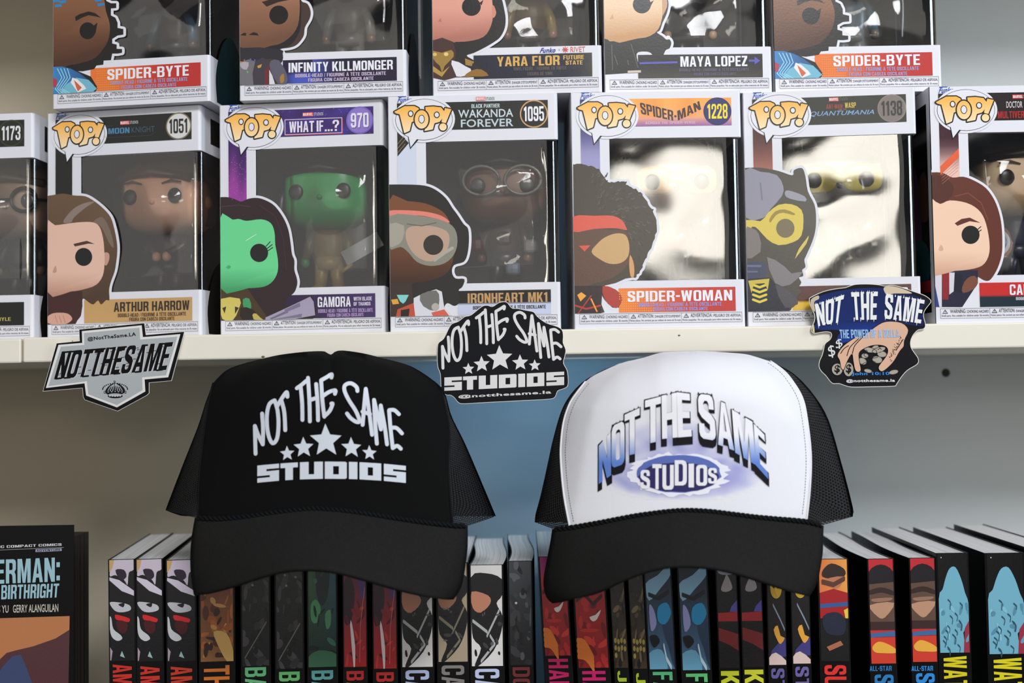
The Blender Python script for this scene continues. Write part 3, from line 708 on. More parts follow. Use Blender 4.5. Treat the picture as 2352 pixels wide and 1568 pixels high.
# --- 1051
o, _ = title(B1051, (34, 34, 32), (36, 36, 34), [('MOON', zq(0.0465, 0.1430, 0.0625, 0.1470), (72, 128, 164), 0.02), ('KNIGHT', zq(0.0640, 0.1430, 0.0812, 0.1470), (62, 84, 98), 0.01)], '1051', ((128, 112, 82), (214, 214, 210), (44, 42, 42)))
add_studio(o, 0.0555, 0.1490, 0.0135)
P = Print(FRONT); P.stroke([(0.0440, 0.1410), (0.0480, 0.1405), (0.078, 0.1405), (0.082, 0.1425)], 0.00025, (66, 74, 76), 4); P.stroke([(0.044, 0.1485), (0.050, 0.1488)], 0.00025, (66, 74, 76), 4); P.build('ornament_line', M['print'], o)
nameplate(B1051, 0.028, (193, 154, 100), [('ARTHUR HARROW', zq(0.0505, 0.0182, 0.1065, 0.0248), (52, 42, 34), 0.045)] + subs((70, 52, 38), 0.0525, 0.1050))
A = Art(B1051.crop(0, 230, 2.75))
A.outline([(292, 605),(330, 600),(400, 590),(470, 602),(540, 607),(600, 640),(660, 690),(700, 740),(720, 800),(735, 870),(742, 930),(738, 1000),(725, 1080),(700, 1150),(690, 1200),(692, 1262),(672, 1262),(640, 1290),(620, 1265),(590, 1290),(560, 1275),(525, 1252),(520, 1300),(512, 1360),(490, 1390),(475, 1425)], lambda u, v: mix((78, 56, 42), (106, 82, 62), (v-0.03)/0.06), 3, [(292, 1425)])
A.add([(292, 1215),(520, 1205),(522, 1300),(512, 1360),(490, 1390),(472, 1425),(292, 1425)], (66, 38, 36), 0)
A.add([(400, 770),(450, 700),(520, 655),(600, 640),(540, 680),(470, 740),(450, 772)], (138, 122, 112))
A.add([(590, 770),(640, 800),(690, 900),(720, 930),(700, 830),(650, 740)], (122, 104, 92))
A.add([(640, 985),(665, 962),(690, 970),(690, 1010),(668, 1045)], (196, 152, 132))
A.add([(292, 785),(350, 790),(440, 778),(520, 770),(590, 772),(630, 800),(652, 870),(660, 950),(662, 1030),(650, 1110),(610, 1165),(540, 1192),(450, 1208),(292, 1212)], lambda u, v: mix((184, 136, 116), (228, 186, 166), (v-0.031)/0.012), 3)
A.ell(530, 990, 54, 57, (28, 28, 30)); A.add([(465, 908),(550, 888),(600, 908),(560, 906),(475, 924)], (78, 52, 42), 0)
A.add([(335, 1085),(352, 1045),(360, 1080),(350, 1090)], (196, 146, 126))
A.add([(292, 1375),(340, 1345),(420, 1345),(455, 1370),(450, 1395),(400, 1420),(340, 1418),(292, 1400)], (206, 158, 138))
for k in range(3): A.line([(350+25*k, 1360), (365+25*k, 1405)], 0.0003, (160, 112, 96))
A.draw(B1051)
figure(B1051, 'vinyl figure in dark robe with clasped hands inside box 1051', (244, 186, 152), (96, 64, 44), (52, 30, 28), (44, 28, 26), brow=(96, 62, 44), hands='clasped')

# --- 970
def space(u, v):
    n = math.sin(u*310)*math.cos(v*420+u*200) * 0.5 + 0.5
    return mix((58, 30, 86), (66, 52, 140), n)
def space2(u, v): return mix((150, 60, 150), (64, 30, 96), (v-0.10)/0.025 + 0.3*math.sin(u*500))
o, _ = title(BOX970, space, space2, [('WHAT', zq(0.0495, 0.1392, 0.0670, 0.1468), (226, 220, 228), 0.06), ('IF', zq(0.0688, 0.1392, 0.0735, 0.1468), (226, 220, 228), 0.06), ('...', zq(0.0745, 0.1392, 0.0800, 0.1468), (226, 220, 228), 0.05), ('?', zq(0.0800, 0.1392, 0.0845, 0.1468), (226, 220, 228), 0.06)], '970', ((120, 100, 180), (140, 118, 198), (226, 224, 236, 92, 66, 128)))
P = Print(FRONT); P.stroke([(0.0465, 0.1378), (0.0865, 0.1378), (0.0865, 0.1482), (0.0465, 0.1482)], 0.0005, (216, 190, 210), 4, True, True)
P.stroke([(0.0470, 0.1373), (0.0870, 0.1373), (0.0870, 0.1477)], 0.0004, (176, 44, 80), 3)
rd = random.Random(5)
for k in range(60): P.poly(ell(rd.uniform(0.02, 0.108), rd.uniform(0.1368, 0.155), 0.00016, 0.00016, 5), (190, 160, 220), 3)
for k in range(50): P.poly(ell(rd.uniform(0.0065, 0.0187), rd.uniform(0.093, 0.125), 0.00018, 0.00018, 5), (220, 150, 220), 3)
P.build('frame_line', M['print'], o); add_studio(o, 0.0590, 0.1500, 0.0145)
nameplate(BOX970, 0.046, lambda u, v: mix((44, 30, 62), (70, 48, 104), (u-0.05)/0.06), [('GAMORA', zq(0.0685, 0.0183, 0.0915, 0.0252), (226, 224, 230), 0.05), ('WITH BLADE', zq(0.0935, 0.0222, 0.1062, 0.0248), (214, 206, 226), 0.03), ('OF THANOS', zq(0.0935, 0.0188, 0.1052, 0.0212), (214, 206, 226), 0.03)] + subs((176, 150, 196), 0.0680, 0.1075))
A = Art(BOX970.crop(480, 220, 2.75))
A.outline([(62, 640),(120, 640),(170, 655),(205, 668),(250, 650),(310, 645),(370, 665),(420, 700),(470, 770),(500, 840),(515, 920),(525, 1000),(540, 1040),(540, 1100),(555, 1150),(558, 1190),(540, 1240),(500, 1275),(485, 1310),(500, 1325),(560, 1300),(640, 1265),(662, 1290),(680, 1350),(670, 1400),(620, 1418),(560, 1435)], (46, 30, 36), 3, [(62, 1435)])
A.line([(80, 700), (190, 690), (260, 700)], 0.0006, (70, 50, 56)); A.line([(320, 690), (420, 760), (470, 900), (490, 1100)], 0.0005, (62, 42, 50))
A.add([(62, 1215),(240, 1210),(300, 1300),(380, 1435),(62, 1435)], (70, 52, 30), 0)
A.add([(72, 1282),(195, 1280),(190, 1345),(150, 1425),(105, 1425),(72, 1380)], (206, 190, 96), 2)
A.add([(85, 1340),(110, 1330),(100, 1375)], (60, 44, 24), 0); A.add([(165, 1330),(190, 1338),(165, 1378)], (60, 44, 24), 0)
A.add([(215, 1285),(255, 1280),(268, 1340),(225, 1348)], (62, 150, 96), 2)
A.add([(200, 1340),(280, 1350),(330, 1435),(215, 1435)], (40, 30, 26), 2)
A.add([(275, 1385),(300, 1375),(345, 1430),(300, 1435)], (190, 170, 84), 2)
A.add([(358, 1400),(500, 1335),(640, 1268),(662, 1300),(672, 1385),(540, 1410),(420, 1435),(358, 1435)], (160, 152, 176), 0)
A.add([(385, 1405),(500, 1352),(502, 1368),(395, 1425)], (112, 104, 126), 0); A.add([(478, 1350),(575, 1305),(578, 1330),(480, 1370)], (120, 112, 136), 0)
A.add([(400, 1420),(590, 1375),(585, 1398),(420, 1432)], (120, 112, 136), 0)
A.add([(62, 772),(150, 782),(190, 778),(240, 790),(330, 780),(390, 803),(415, 860),(420, 940),(436, 1030),(435, 1110),(405, 1170),(350, 1205),(250, 1215),(62, 1217)], lambda u, v: mix((60, 150, 92), (104, 210, 142), (v-0.031)/0.012), 3)
A.ell(318, 992, 57, 58, (30, 24, 28))
for a_, b_ in (((362, 950), (388, 922)), ((368, 965), (400, 940)), ((372, 980), (404, 958))): A.line([a_, b_], 0.0006, (30, 24, 28))
A.add([(110, 1085),(125, 1070),(140, 1080),(128, 1092)], (70, 170, 104))
A.line([(235, 915), (300, 875)], 0.0004, (200, 240, 216))
A.draw(BOX970)
def blade(r, mt, s, a, b, c, hz):
    g = MB(); g.box(-0.003, -0.001, -0.001, 0.027, 0.001, 0.010, (150, 150, 152)); o = g.build('sword_blade', mt, r)
    o.location = (0.018, -0.008, 0.022); o.rotation_euler = (0, R(-28), 0)
    g = MB(); g.tube([(0.011, -0.008, 0.015), (0.019, -0.008, 0.021)], 0.0014, 8, (176, 150, 70)); g.build('sword_grip', mt, r, True)
figure(BOX970, 'glossy green-headed vinyl figure in gold suit inside box 970', (56, 176, 96), (34, 26, 28), (150, 120, 66), (170, 140, 84), u=0.064, hairstyle='long', arms=(120, 110, 70), extra=blade)

# --- 1095
o, _ = title(B1095, (36, 36, 34), (206, 212, 228), [('BLACK PANTHER', zq(0.0568, 0.1508, 0.0758, 0.1535), (190, 205, 205), 0.02), ('WAKANDA', zq(0.0478, 0.1443, 0.0850, 0.1498), (196, 208, 212), 0.015), ('FOREVER', zq(0.0495, 0.1378, 0.0850, 0.1432), (190, 204, 210), 0.015)], '1095', ((204, 156, 100), (36, 36, 34), (232, 232, 236)))
P = Print(FRONT); P.poly([(0.0062, 0.1365), (0.014, 0.128), (0.0062, 0.119)], (40, 38, 34), 3); P.rect(0.0062, 0.128, 0.0115, 0.1365, (40, 38, 34), 3)
for k in range(3): P.stroke([(0.0064, 0.1215+0.003*k), (0.0115, 0.1275+0.003*k)], 0.0003, (170, 140, 96), 4)
P.build('corner_pattern', M['print'], o); add_studio(o, 0.0600, 0.1558, 0.0125, (110, 130, 120), (222, 120, 112))
P = Print(FRONT)
nameplate(B1095, 0.046, lambda u, v: (34, 30, 30) if v > 0.0178 else (196, 202, 226), [('IRONHEART MK1', zq(0.0525, 0.0186, 0.1065, 0.0252), (190, 148, 98), 0.045), ('BOBBLE-HEAD / FIGURINE À TÊTE OSCILLANTE', zq(0.0560, 0.0143, 0.1050, 0.0166), (40, 40, 44), 0.035)])
A = Art(B1095.crop(880, 200, 2.704))
A.outline([(30, 605),(150, 605),(260, 612),(330, 640),(390, 690),(430, 750),(460, 790),(500, 850),(528, 880),(533, 960),(523, 1040),(500, 1085),(440, 1105),(428, 1150),(450, 1188),(505, 1192),(492, 1240),(470, 1260),(478, 1310),(468, 1345),(440, 1358),(400, 1340),(380, 1372),(415, 1405),(430, 1442)], (40, 39, 36), 3, [(30, 1442)])
A.add([(30, 705),(150, 708),(260, 722),(350, 760),(400, 810),(432, 900),(442, 1000),(430, 1090),(400, 1150),(330, 1190),(200, 1215),(30, 1210)], lambda u, v: mix((64, 40, 28), (122, 74, 46), (v-0.033)/0.03), 3)
A.add([(30, 768),(150, 765),(270, 775),(360, 798),(410, 832),(400, 842),(350, 822),(250, 800),(150, 796),(30, 800)], (226, 130, 116), 3)
A.add([(30, 802),(250, 803),(380, 832),(445, 880),(462, 960),(440, 1040),(380, 1095),(290, 1110),(210, 1085),(160, 1030),(110, 992),(30, 1000)], (136, 134, 120), 3)
A.add([(150, 880),(200, 862),(300, 862),(395, 895),(412, 960),(380, 1040),(300, 1082),(220, 1060),(165, 1000),(140, 930)], (188, 156, 134), 3)
A.add([(30, 850),(130, 860),(120, 950),(80, 985),(30, 985)], (164, 158, 142), 2)
A.ell(312, 980, 62, 62, (52, 48, 44)); A.line([(150, 850), (240, 862), (330, 842)], 0.0006, (100, 98, 86))
A.line([(320, 1075), (380, 1030), (430, 1000)], 0.0022, (170, 166, 150))
A.add([(30, 1215),(180, 1215),(190, 1442),(30, 1442)], (60, 46, 40), 0)
A.add([(190, 1310),(250, 1280),(330, 1255),(365, 1270),(380, 1370),(430, 1442),(190, 1442)], (214, 214, 220), 0)
A.add([(85, 1290),(160, 1290),(140, 1330),(125, 1345),(105, 1330)], (130, 206, 200), 0)
A.add([(50, 1320),(90, 1315),(100, 1345),(60, 1350)], (220, 160, 60), 0); A.add([(90, 1380),(190, 1340),(200, 1442),(80, 1442)], (190, 78, 52), 0)
A.add([(110, 1385),(165, 1375),(160, 1430),(110, 1430)], (40, 30, 30), 0)
A.add([(230, 1290),(330, 1262),(350, 1320),(330, 1390),(250, 1360)], (112, 110, 106), 2); A.ell(325, 1365, 24, 24, (176, 172, 164)); A.add([(300, 1400),(380, 1380),(410, 1430),(310, 1440)], (214, 96, 76), 0)
A.draw(B1095)
def gog(r, mt, s, a, b, c, hz):
    g = MB(); g.sell(0, -b*0.9, hz+0.002, a*0.96, 0.008, c*0.42, 0.6, 0.6, 28, 14); mkobj('goggle_lens', g.v, g.f, M['tray'], r, True)
    g = MB()
    for sx in (-1, 1): g.tube([(sx*a*0.48 + a*0.42*math.cos(t*math.pi/10), -b*0.9-0.008*abs(math.sin(1.3)), hz+0.002 + c*0.40*math.sin(t*math.pi/10)) for t in range(21)], 0.0011, 6, (110, 108, 100))
    g.build('goggle_frame', mt, r, True)
    for x, z, cc in ((-0.020, 0.032, (110, 24, 36)), (0.019, 0.030, (120, 116, 112)), (0.0, 0.036, (70, 26, 26)), (0.006, 0.014, (96, 110, 130))):
        g = MB(); g.sell(x, -0.008, z, 0.0055, 0.0045, 0.005, 0.6, 0.6, 12, 8, c=cc); g.build('armour_piece', mt, r)
figure(B1095, 'dark vinyl figure wearing clear goggles inside box 1095', (124, 78, 54), (30, 28, 26), (66, 36, 34), (44, 42, 46), u=0.076, arms=(60, 34, 36), extra=gog)

# --- 1228
def dusk(u, v):
    t = (v-0.1365)/0.0188; c = mix((236, 168, 140), (246, 170, 70), t); return mix(c, (236, 150, 66), 0.5+0.5*math.sin(u*260)) if t > 0.3 else mix((150, 96, 160), c, t*3)
o, _ = title(B1228, dusk, lambda u, v: mix((150, 146, 190), (66, 66, 120), (v-0.118)/0.016), [], '1228', ((30, 34, 92), (38, 42, 104), (240, 214, 48)))
L = Print(FRONT)
L.rect(0.0062, 0.1365, 0.0385, 0.1553, (42, 46, 116), 2.5)
L.text('SPIDER', ((0.0475, 0.1450), (0.0690, 0.1400), (0.0690, 0.1468), (0.0465, 0.1528)), (60, 40, 44), 4, 0.05)
L.poly(star(0.0705, 0.1430, 0.0012), (60, 40, 44), 4)
L.text('MAN', ((0.0722, 0.1400), (0.0880, 0.1475), (0.0868, 0.1532), (0.0718, 0.1466)), (60, 40, 44), 4, 0.05)
L.text('ACROSS THE SPIDER-VERSE', zq(0.0500, 0.1378, 0.0840, 0.1396), (214, 170, 190), 4, 0.02)
L.build('lettering', M['print'], o)
nameplate(B1228, 0.030, lambda u, v: mix((232, 126, 48), (188, 50, 44), (u-0.035)/0.05), [('SPIDER-WOMAN', zq(0.0358, 0.0178, 0.1062, 0.0250), (228, 226, 232), 0.055)] + subs((150, 140, 200), 0.0420, 0.1000))
P = Print(FRONT); 
for i in range(16):
    for j in range(9): P.poly(ell(0.0305 + i*0.0015, 0.0118 + j*0.0016, 0.00042, 0.00042, 6), (240, 160, 70), 4)
P.build('dot_pattern', M['print'], B1228.root)
A = Art(B1228.crop(1290, 190, 2.658))
rd = random.Random(8); base = [(70, 497),(150, 502),(230, 530),(285, 605),(330, 603),(390, 600),(400, 622),(450, 650),(490, 680),(530, 740),(562, 790),(576, 880),(568, 950),(545, 1010),(510, 1080),(480, 1150),(440, 1190)]
bb = cat(base, 5); bb = [(x + rd.uniform(-6, 6), y + rd.uniform(-6, 6)) for x, y in bb]
bb[0] = (70, 497)
A.outline(bb + [(390, 1195), (330, 1222), (262, 1238), (300, 1262), (355, 1290), (372, 1320), (350, 1372), (310, 1372), (262, 1325), (236, 1282), (222, 1300), (262, 1400), (240, 1425)], (62, 55, 45), 0, [(70, 1425)])
for k in range(260):
    a_, q_ = rd.uniform(-1.9, 1.75), rd.uniform(0.25, 0.93); x, y = 250 + 300*q_*math.cos(a_), 870 + 350*q_*math.sin(a_)
    if x < 85 or (y < 640 and x > 270) or y > 1150: continue
    A.line([(x, y), (x + 9*math.cos(a_+1.2), y + 9*math.sin(a_+1.2)), (x + 20*math.cos(a_+.6), y + 20*math.sin(a_+.6))], 0.0006, rd.choice(((76, 68, 56), (50, 44, 37), (86, 78, 64), (56, 50, 42))), True)
A.add([(70, 905),(300, 900),(385, 905),(412, 970),(420, 1060),(385, 1130),(310, 1190),(200, 1225),(70, 1240)], (88, 60, 46), 3)
A.add([(70, 817),(200, 812),(310, 812),(368, 840),(392, 880),(395, 900),(330, 888),(200, 892),(70, 910)], (212, 84, 68), 3)
A.add([(182, 1032),(215, 985),(262, 945),(330, 920),(390, 930),(412, 990),(405, 1060),(360, 1100),(290, 1104),(225, 1072)], (196, 156, 104), 3)
A.add([(105, 995),(175, 992),(140, 1030)], (210, 80, 60), 0)
A.add([(418, 1050),(438, 1095),(444, 1150),(438, 1188),(420, 1180),(412, 1110)], (206, 150, 96), 2)
A.add([(70, 1240),(250, 1238),(240, 1425),(70, 1425)], (40, 26, 28), 0)
A.add([(95, 1295),(120, 1278),(150, 1300),(115, 1335)], (240, 160, 52), 0); A.add([(250, 1240),(330, 1262),(368, 1310),(350, 1368),(310, 1368),(262, 1320)], (170, 52, 44), 2)
A.line([(85, 1360), (150, 1380), (235, 1360)], 0.0012, (180, 48, 40)); A.line([(180, 1320), (215, 1395)], 0.001, (236, 150, 52)); A.line([(100, 1420), (180, 1300)], 0.0008, (170, 50, 42))
A.draw(B1228)
figure(B1228, 'curly-haired vinyl figure hidden by glare inside box 1228', (110, 74, 56), (34, 28, 26), (120, 34, 34), (40, 26, 30), u=0.074, hairstyle='afro', visor=(210, 160, 90))

# --- 1138
o, _ = title(B1138, (36, 38, 30), lambda u, v: mix((196, 120, 104), (78, 40, 36), (v-0.098)/0.03), [('ANT-MAN', zq(0.0556, 0.1470, 0.0663, 0.1500), (150, 56, 48), 0.05), ('WASP', zq(0.0680, 0.1472, 0.0753, 0.1508), (206, 176, 70), 0.03), ('AND THE', zq(0.0635, 0.1458, 0.0690, 0.1468), (150, 90, 70), 0.02), ('QUANTUMANIA', ((0.0439, 0.1418), (0.0870, 0.1418), (0.0885, 0.1455), (0.0454, 0.1455)), (120, 160, 200), 0.01)], '1138', ((132, 120, 114), (120, 110, 104), (40, 38, 38)))
add_studio(o, 0.0575, 0.1520, 0.0125, (110, 110, 100))
nameplate(B1138, 0.030, lambda u, v: (84, 46, 42) if v > 0.0165 else (222, 180, 62), [('WASP', zq(0.085, 0.0182, 0.1062, 0.0248), (226, 224, 230), 0.05)])
A = Art(B1138.crop(1690, 180, 2.658))
A.outline([(42, 547),(150, 545),(260, 565),(345, 592),(355, 560),(405, 548),(425, 600),(440, 690),(480, 770),(490, 850),(485, 930),(465, 1000),(430, 1080),(418, 1110),(425, 1150),(405, 1170),(412, 1205),(385, 1215),(400, 1245),(385, 1275),(402, 1300),(375, 1330),(378, 1378),(345, 1385),(335, 1415),(290, 1422)], (72, 68, 60), 3, [(42, 1428)])
A.add([(42, 560),(150, 570),(250, 590),(290, 660),(280, 720),(210, 800),(170, 850),(42, 850)], (140, 138, 152), 2)
A.line([(150, 640), (160, 740)], 0.0012, (118, 116, 130)); A.add([(305, 685),(345, 690),(420, 720),(425, 752),(330, 735),(300, 712)], (146, 146, 156), 2)
A.add([(42, 865),(150, 872),(195, 822),(260, 772),(340, 768),(400, 802),(413, 870),(400, 960),(350, 1000),(260, 1018),(190, 980),(140, 925),(100, 905),(55, 975),(42, 975)], (212, 188, 80), 2)
A.add([(205, 860),(240, 812),(300, 800),(360, 825),(350, 835),(290, 820),(245, 835),(212, 880)], (150, 128, 60), 2)
A.ell(302, 915, 56, 58, (112, 102, 74))
A.add([(445, 960),(430, 1010),(370, 1090),(362, 1098),(385, 1040),(430, 980)], (206, 184, 88), 2)
A.add([(42, 920),(100, 915),(140, 950),(150, 1060),(42, 1100)], (120, 112, 108), 2); A.add([(42, 1125),(170, 1122),(185, 1150),(180, 1215),(42, 1225)], (58, 64, 88), 2)
A.line([(60, 1145), (150, 1145)], 0.0014, (96, 102, 130)); A.line([(60, 1180), (130, 1180)], 0.001, (96, 102, 130))
A.add([(190, 1090),(300, 1150),(340, 1190),(410, 1180),(330, 1260),(240, 1250)], (122, 116, 118), 2)
A.add([(42, 1225),(210, 1215),(300, 1330),(330, 1425),(42, 1428)], (30, 34, 48), 0)
for k in range(4): A.line([(105, 1260+30*k), (145, 1275+30*k), (185, 1260+30*k)], 0.0016, (216, 196, 70))
A.add([(75, 1235),(205, 1222),(195, 1290),(175, 1250),(110, 1255),(95, 1310)], (200, 178, 70), 0)
A.add([(240, 1260),(330, 1300),(380, 1370),(300, 1400)], (74, 72, 78), 2)
A.draw(B1138)
figure(B1138, 'black-hooded vinyl figure with yellow visor inside box 1138', (52, 50, 56), (38, 37, 42), (44, 44, 50), (40, 40, 46), u=0.068, hairstyle='hood', visor=(196, 178, 62), arms=(60, 58, 60), headw=0.028)

# --- right-hand box
o, _ = title(BDOC, (34, 26, 26), lambda u, v: mix((232, 190, 176), (60, 26, 40), (v-0.105)/0.018), [('DOCTOR', zq(0.0517, 0.1448, 0.0625, 0.1492), (214, 206, 208), 0.01), ('STRANGE', zq(0.0650, 0.1448, 0.0820, 0.1492), (208, 206, 150), 0.01), ('MULTIVERSE', zq(0.0458, 0.1378, 0.0680, 0.1425), (170, 42, 40), 0.02), ('OF MADNESS', zq(0.0695, 0.1378, 0.0870, 0.1425), (170, 42, 40), 0.02)], '', ((140, 60, 60), (30, 26, 28), (220, 220, 224)))
add_studio(o, 0.0560, 0.1510, 0.0135)
P = Print(FRONT); P.poly([(0.0062, 0.100), (0.0190, 0.112), (0.0190, 0.118), (0.0062, 0.106)], (226, 96, 56), 3)
for k in range(5): P.stroke([(0.0070, 0.094+0.002*k), (0.0180, 0.103+0.002*k)], 0.0002, (190, 120, 100), 4)
P.build('corner_pattern', M['print'], o)
nameplate(BDOC, 0.030, lambda u, v: (196, 44, 44) if v > 0.0178 else (24, 44, 54), [('CAPTAIN', zq(0.0500, 0.0185, 0.0790, 0.0255), (228, 226, 232), 0.05), (SUB1, zq(0.0540, 0.0150, 0.1050, 0.0170), (200, 200, 208), 0.035), (SUB2, zq(0.0615, 0.0120, 0.0980, 0.0140), (200, 200, 208), 0.035)])
A = Art(BDOC.crop(2050, 180, 2.658))
A.outline([(210, 575),(300, 575),(365, 605),(430, 600),(500, 625),(570, 670),(620, 740),(650, 820),(665, 900),(670, 1000),(665, 1080),(640, 1160),(600, 1225),(570, 1235),(540, 1222),(515, 1210),(520, 1250),(490, 1290),(435, 1310),(425, 1395)], (98, 50, 38), 3, [(210, 1395)])
A.add([(225, 590),(300, 600),(370, 650),(360, 720),(290, 762),(225, 745)], (82, 42, 34), 2); A.line([(380, 720), (460, 700), (540, 760), (580, 860)], 0.0008, (124, 68, 50))
A.add([(210, 1180),(520, 1170),(520, 1250),(425, 1395),(210, 1395)], (34, 34, 56), 0)
A.add([(258, 1190),(300, 1185),(300, 1395),(258, 1395)], (210, 206, 214), 0); A.add([(300, 1185),(345, 1185),(340, 1350),(305, 1350)], (140, 36, 44), 0); A.add([(345, 1185),(378, 1185),(372, 1300),(345, 1320)], (210, 206, 214), 0)
A.add([(225, 1240),(258, 1260),(285, 1395),(215, 1395)], (40, 60, 130), 0)
A.add([(455, 1220),(500, 1205),(520, 1240),(495, 1285),(430, 1310),(425, 1270)], (120, 74, 56), 2); A.add([(385, 1190),(425, 1200),(420, 1310),(380, 1300)], (26, 28, 44), 0)
A.add([(210, 765),(290, 767),(350, 745),(450, 760),(520, 800),(560, 860),(585, 960),(590, 1060),(560, 1130),(500, 1160),(380, 1175),(210, 1175)], lambda u, v: mix((204, 158, 132), (238, 200, 172), (v-0.033)/0.012), 3)
A.ell(475, 955, 55, 56, (26, 26, 28)); A.add([(378, 885),(420, 858),(470, 850),(535, 882),(470, 872),(395, 900)], (92, 46, 40), 0)
for a_, b_ in (((515, 925), (538, 905)), ((522, 938), (540, 925))): A.line([a_, b_], 0.0006, (26, 26, 28))
A.add([(280, 1045),(295, 1015),(310, 1045),(295, 1053)], (214, 168, 144))
A.draw(BDOC)
def shieldp(r, mt, s, a, b, c, hz):
    for k, (rr, cc) in enumerate(((0.0125, (140, 84, 60)), (0.0098, (196, 196, 200)), (0.0068, (70, 92, 130)))):
        g = MB(); g.sell(-0.018, -0.006-0.0012*k, 0.028, rr, 0.0016, rr, 1, 1, 24, 10, c=cc); g.build('round_shield', mt, r, True)
figure(BDOC, 'pale brown-haired vinyl figure with round shield inside the far right box', (226, 194, 158), (54, 44, 40), (48, 50, 76), (40, 40, 56), u=0.078, brow=(90, 64, 50), extra=shieldp)

# --- 1173 (only its right edge is in the frame)
title(B1173, (30, 32, 28), (34, 34, 34), [], '1173', ((56, 60, 38), (34, 36, 28), (224, 224, 226)))
nameplate(B1173, 0.030, (20, 24, 22), [('FIGURINE EN VINYLE', zq(0.060, 0.0140, 0.0990, 0.0165), (170, 160, 84), 0.03)])
figure(B1173, 'bespectacled vinyl figure in dark clothes inside box 1173', (168, 136, 116), (96, 78, 64), (34, 32, 28), (30, 28, 26), u=0.082, glasses=((20, 20, 20), 0.0014), headw=0.026)

# --- upper row name plates and portraits
nameplate(T2, 0.050, lambda u, v: mix((70, 80, 170), (34, 24, 50), (u-0.048)/0.02), [('INFINITY KILLMONGER', zq(0.0340, 0.0184, 0.1058, 0.0250), (232, 232, 238), 0.05)] + [(SUB1, zq(0.0385, 0.0148, 0.1010, 0.0172), (196, 178, 206), 0.03), (SUB2, zq(0.0475, 0.0116, 0.0925, 0.0139), (196, 178, 206), 0.03)])
P = Print(FRONT); P.rect(0.030, 0.0108, 0.0505, 0.0270, lambda u, v: mix((36, 24, 56), (70, 84, 180), (u-0.028)/0.01 if v < 0.018 else 0), 2, 6); P.build('name_panel', M['print'], T2.root)
nameplate(T3, 0.028, lambda u, v: mix((30, 32, 48), (84, 76, 56), (u-0.095)/0.02), [('YARA FLOR', zq(0.0440, 0.0190, 0.0865, 0.0256), (216, 170, 88), 0.05), ('FUTURE', zq(0.0890, 0.0226, 0.1030, 0.0255), (216, 170, 88), 0.03), ('STATE', zq(0.0905, 0.0190, 0.1020, 0.0218), (216, 170, 88), 0.03), ('VINYL FIGURE / FIGURINE EN VINYLE', zq(0.0550, 0.0158, 0.0910, 0.0182), (92, 80, 76), 0.03), ('FIGURA DE VINIL', zq(0.0645, 0.0122, 0.0820, 0.0146), (92, 80, 76), 0.03)])
L = Print(FRONT); L.text('Funko', ((0.0730, 0.0277), (0.0835, 0.0277), (0.0845, 0.0310), (0.0745, 0.0310)), (48, 66, 150), 5, 0.03)
for k in range(8): L.stroke([(0.0905, 0.0295), (0.0905 + 0.0019*math.cos(k*math.pi/4), 0.0295 + 0.0019*math.sin(k*math.pi/4))], 0.0005, (220, 70, 60), 5)
L.text('RIVET', zq(0.0940, 0.0277, 0.1040, 0.0313), (220, 96, 90), 5, 0.0); L.text('x', zq(0.0858, 0.0290, 0.0868, 0.0300), (120, 120, 130), 5, 0.0); L.build('maker_mark', M['print'], T3.root)
nameplate(T4, 0.023, lambda u, v: mix((60, 58, 48), (30, 30, 30), (v-0.012)/0.008), [('MAYA LOPEZ', zq(0.0520, 0.0185, 0.0980, 0.0256), (228, 228, 234), 0.05), (SUB1, zq(0.0510, 0.0152, 0.0990, 0.0172), (96, 86, 110), 0.02), (SUB2, zq(0.0610, 0.0122, 0.0900, 0.0142), (96, 86, 110), 0.02)])
P = Print(FRONT); P.stroke([(0.024, 0.0212), (0.0500, 0.0216)], 0.0014, (86, 84, 176), 4, False); P.build('arrow_shaft', M['print'], T4.root); P = Print(FRONT); P.stroke([(0.0990, 0.0222), (0.1035, 0.0222)], 0.0014, (86, 84, 176), 4, False); P.poly([(0.1030, 0.0250), (0.1068, 0.0222), (0.1030, 0.0194)], (86, 84, 176), 4); P.build('arrow_print', M['print'], T4.root)
for t in (T1, T5):
    nameplate(t, 0.028, lambda u, v: mix((226, 116, 50), (186, 48, 44), (u-0.045)/0.035), [('SPIDER-BYTE', zq(0.0405, 0.0182, 0.1000, 0.0256), (230, 228, 232), 0.05), (SUB1, zq(0.0430, 0.0146, 0.0990, 0.0172), (160, 150, 190), 0.03), (SUB2, zq(0.0510, 0.0112, 0.0910, 0.0137), (160, 150, 190), 0.03)])
    P = Print(FRONT)
    for i in range(12):
        for j in range(9): P.poly(ell(0.0330 + i*0.0014, 0.0118 + j*0.0016, 0.0004, 0.0004, 6), (238, 150, 70), 4)
    P.build('dot_pattern', M['print'], t.root)

A = Art(T1.crop(0, 0, 3.92)); A.out = None
A.outline([(470, -330),(700, -360),(850, -320),(930, -250),(960, -200),(930, -120),(990, -110),(990, -40),(950, -20),(960, 10),(1000, 30),(1048, 30),(1048, 72),(1000, 76),(1000, 140),(1040, 160),(1060, 205),(1060, 252),(1112, 262),(1112, 312),(1060, 320),(1012, 350),(1012, 392),(1052, 402),(1052, 440),(1100, 442),(1100, 475),(1060, 482),(1012, 482),(1000, 542),(935, 545),(932, 582),(870, 590),(850, 622),(800, 632),(745, 642),(700, 640),(760, 665),(820, 690),(850, 740),(882, 790),(862, 850),(840, 880)], (30, 26, 24), 0, [(470, 905)])
A.add([(470, -200),(800, -190),(900, -80),(940, 0),(955, 100),(990, 220),(982, 340),(940, 430),(860, 520),(760, 560),(620, 588),(470, 575)], lambda u, v: mix((78, 48, 34), (132, 88, 60), (v-0.040)/0.02), 3)
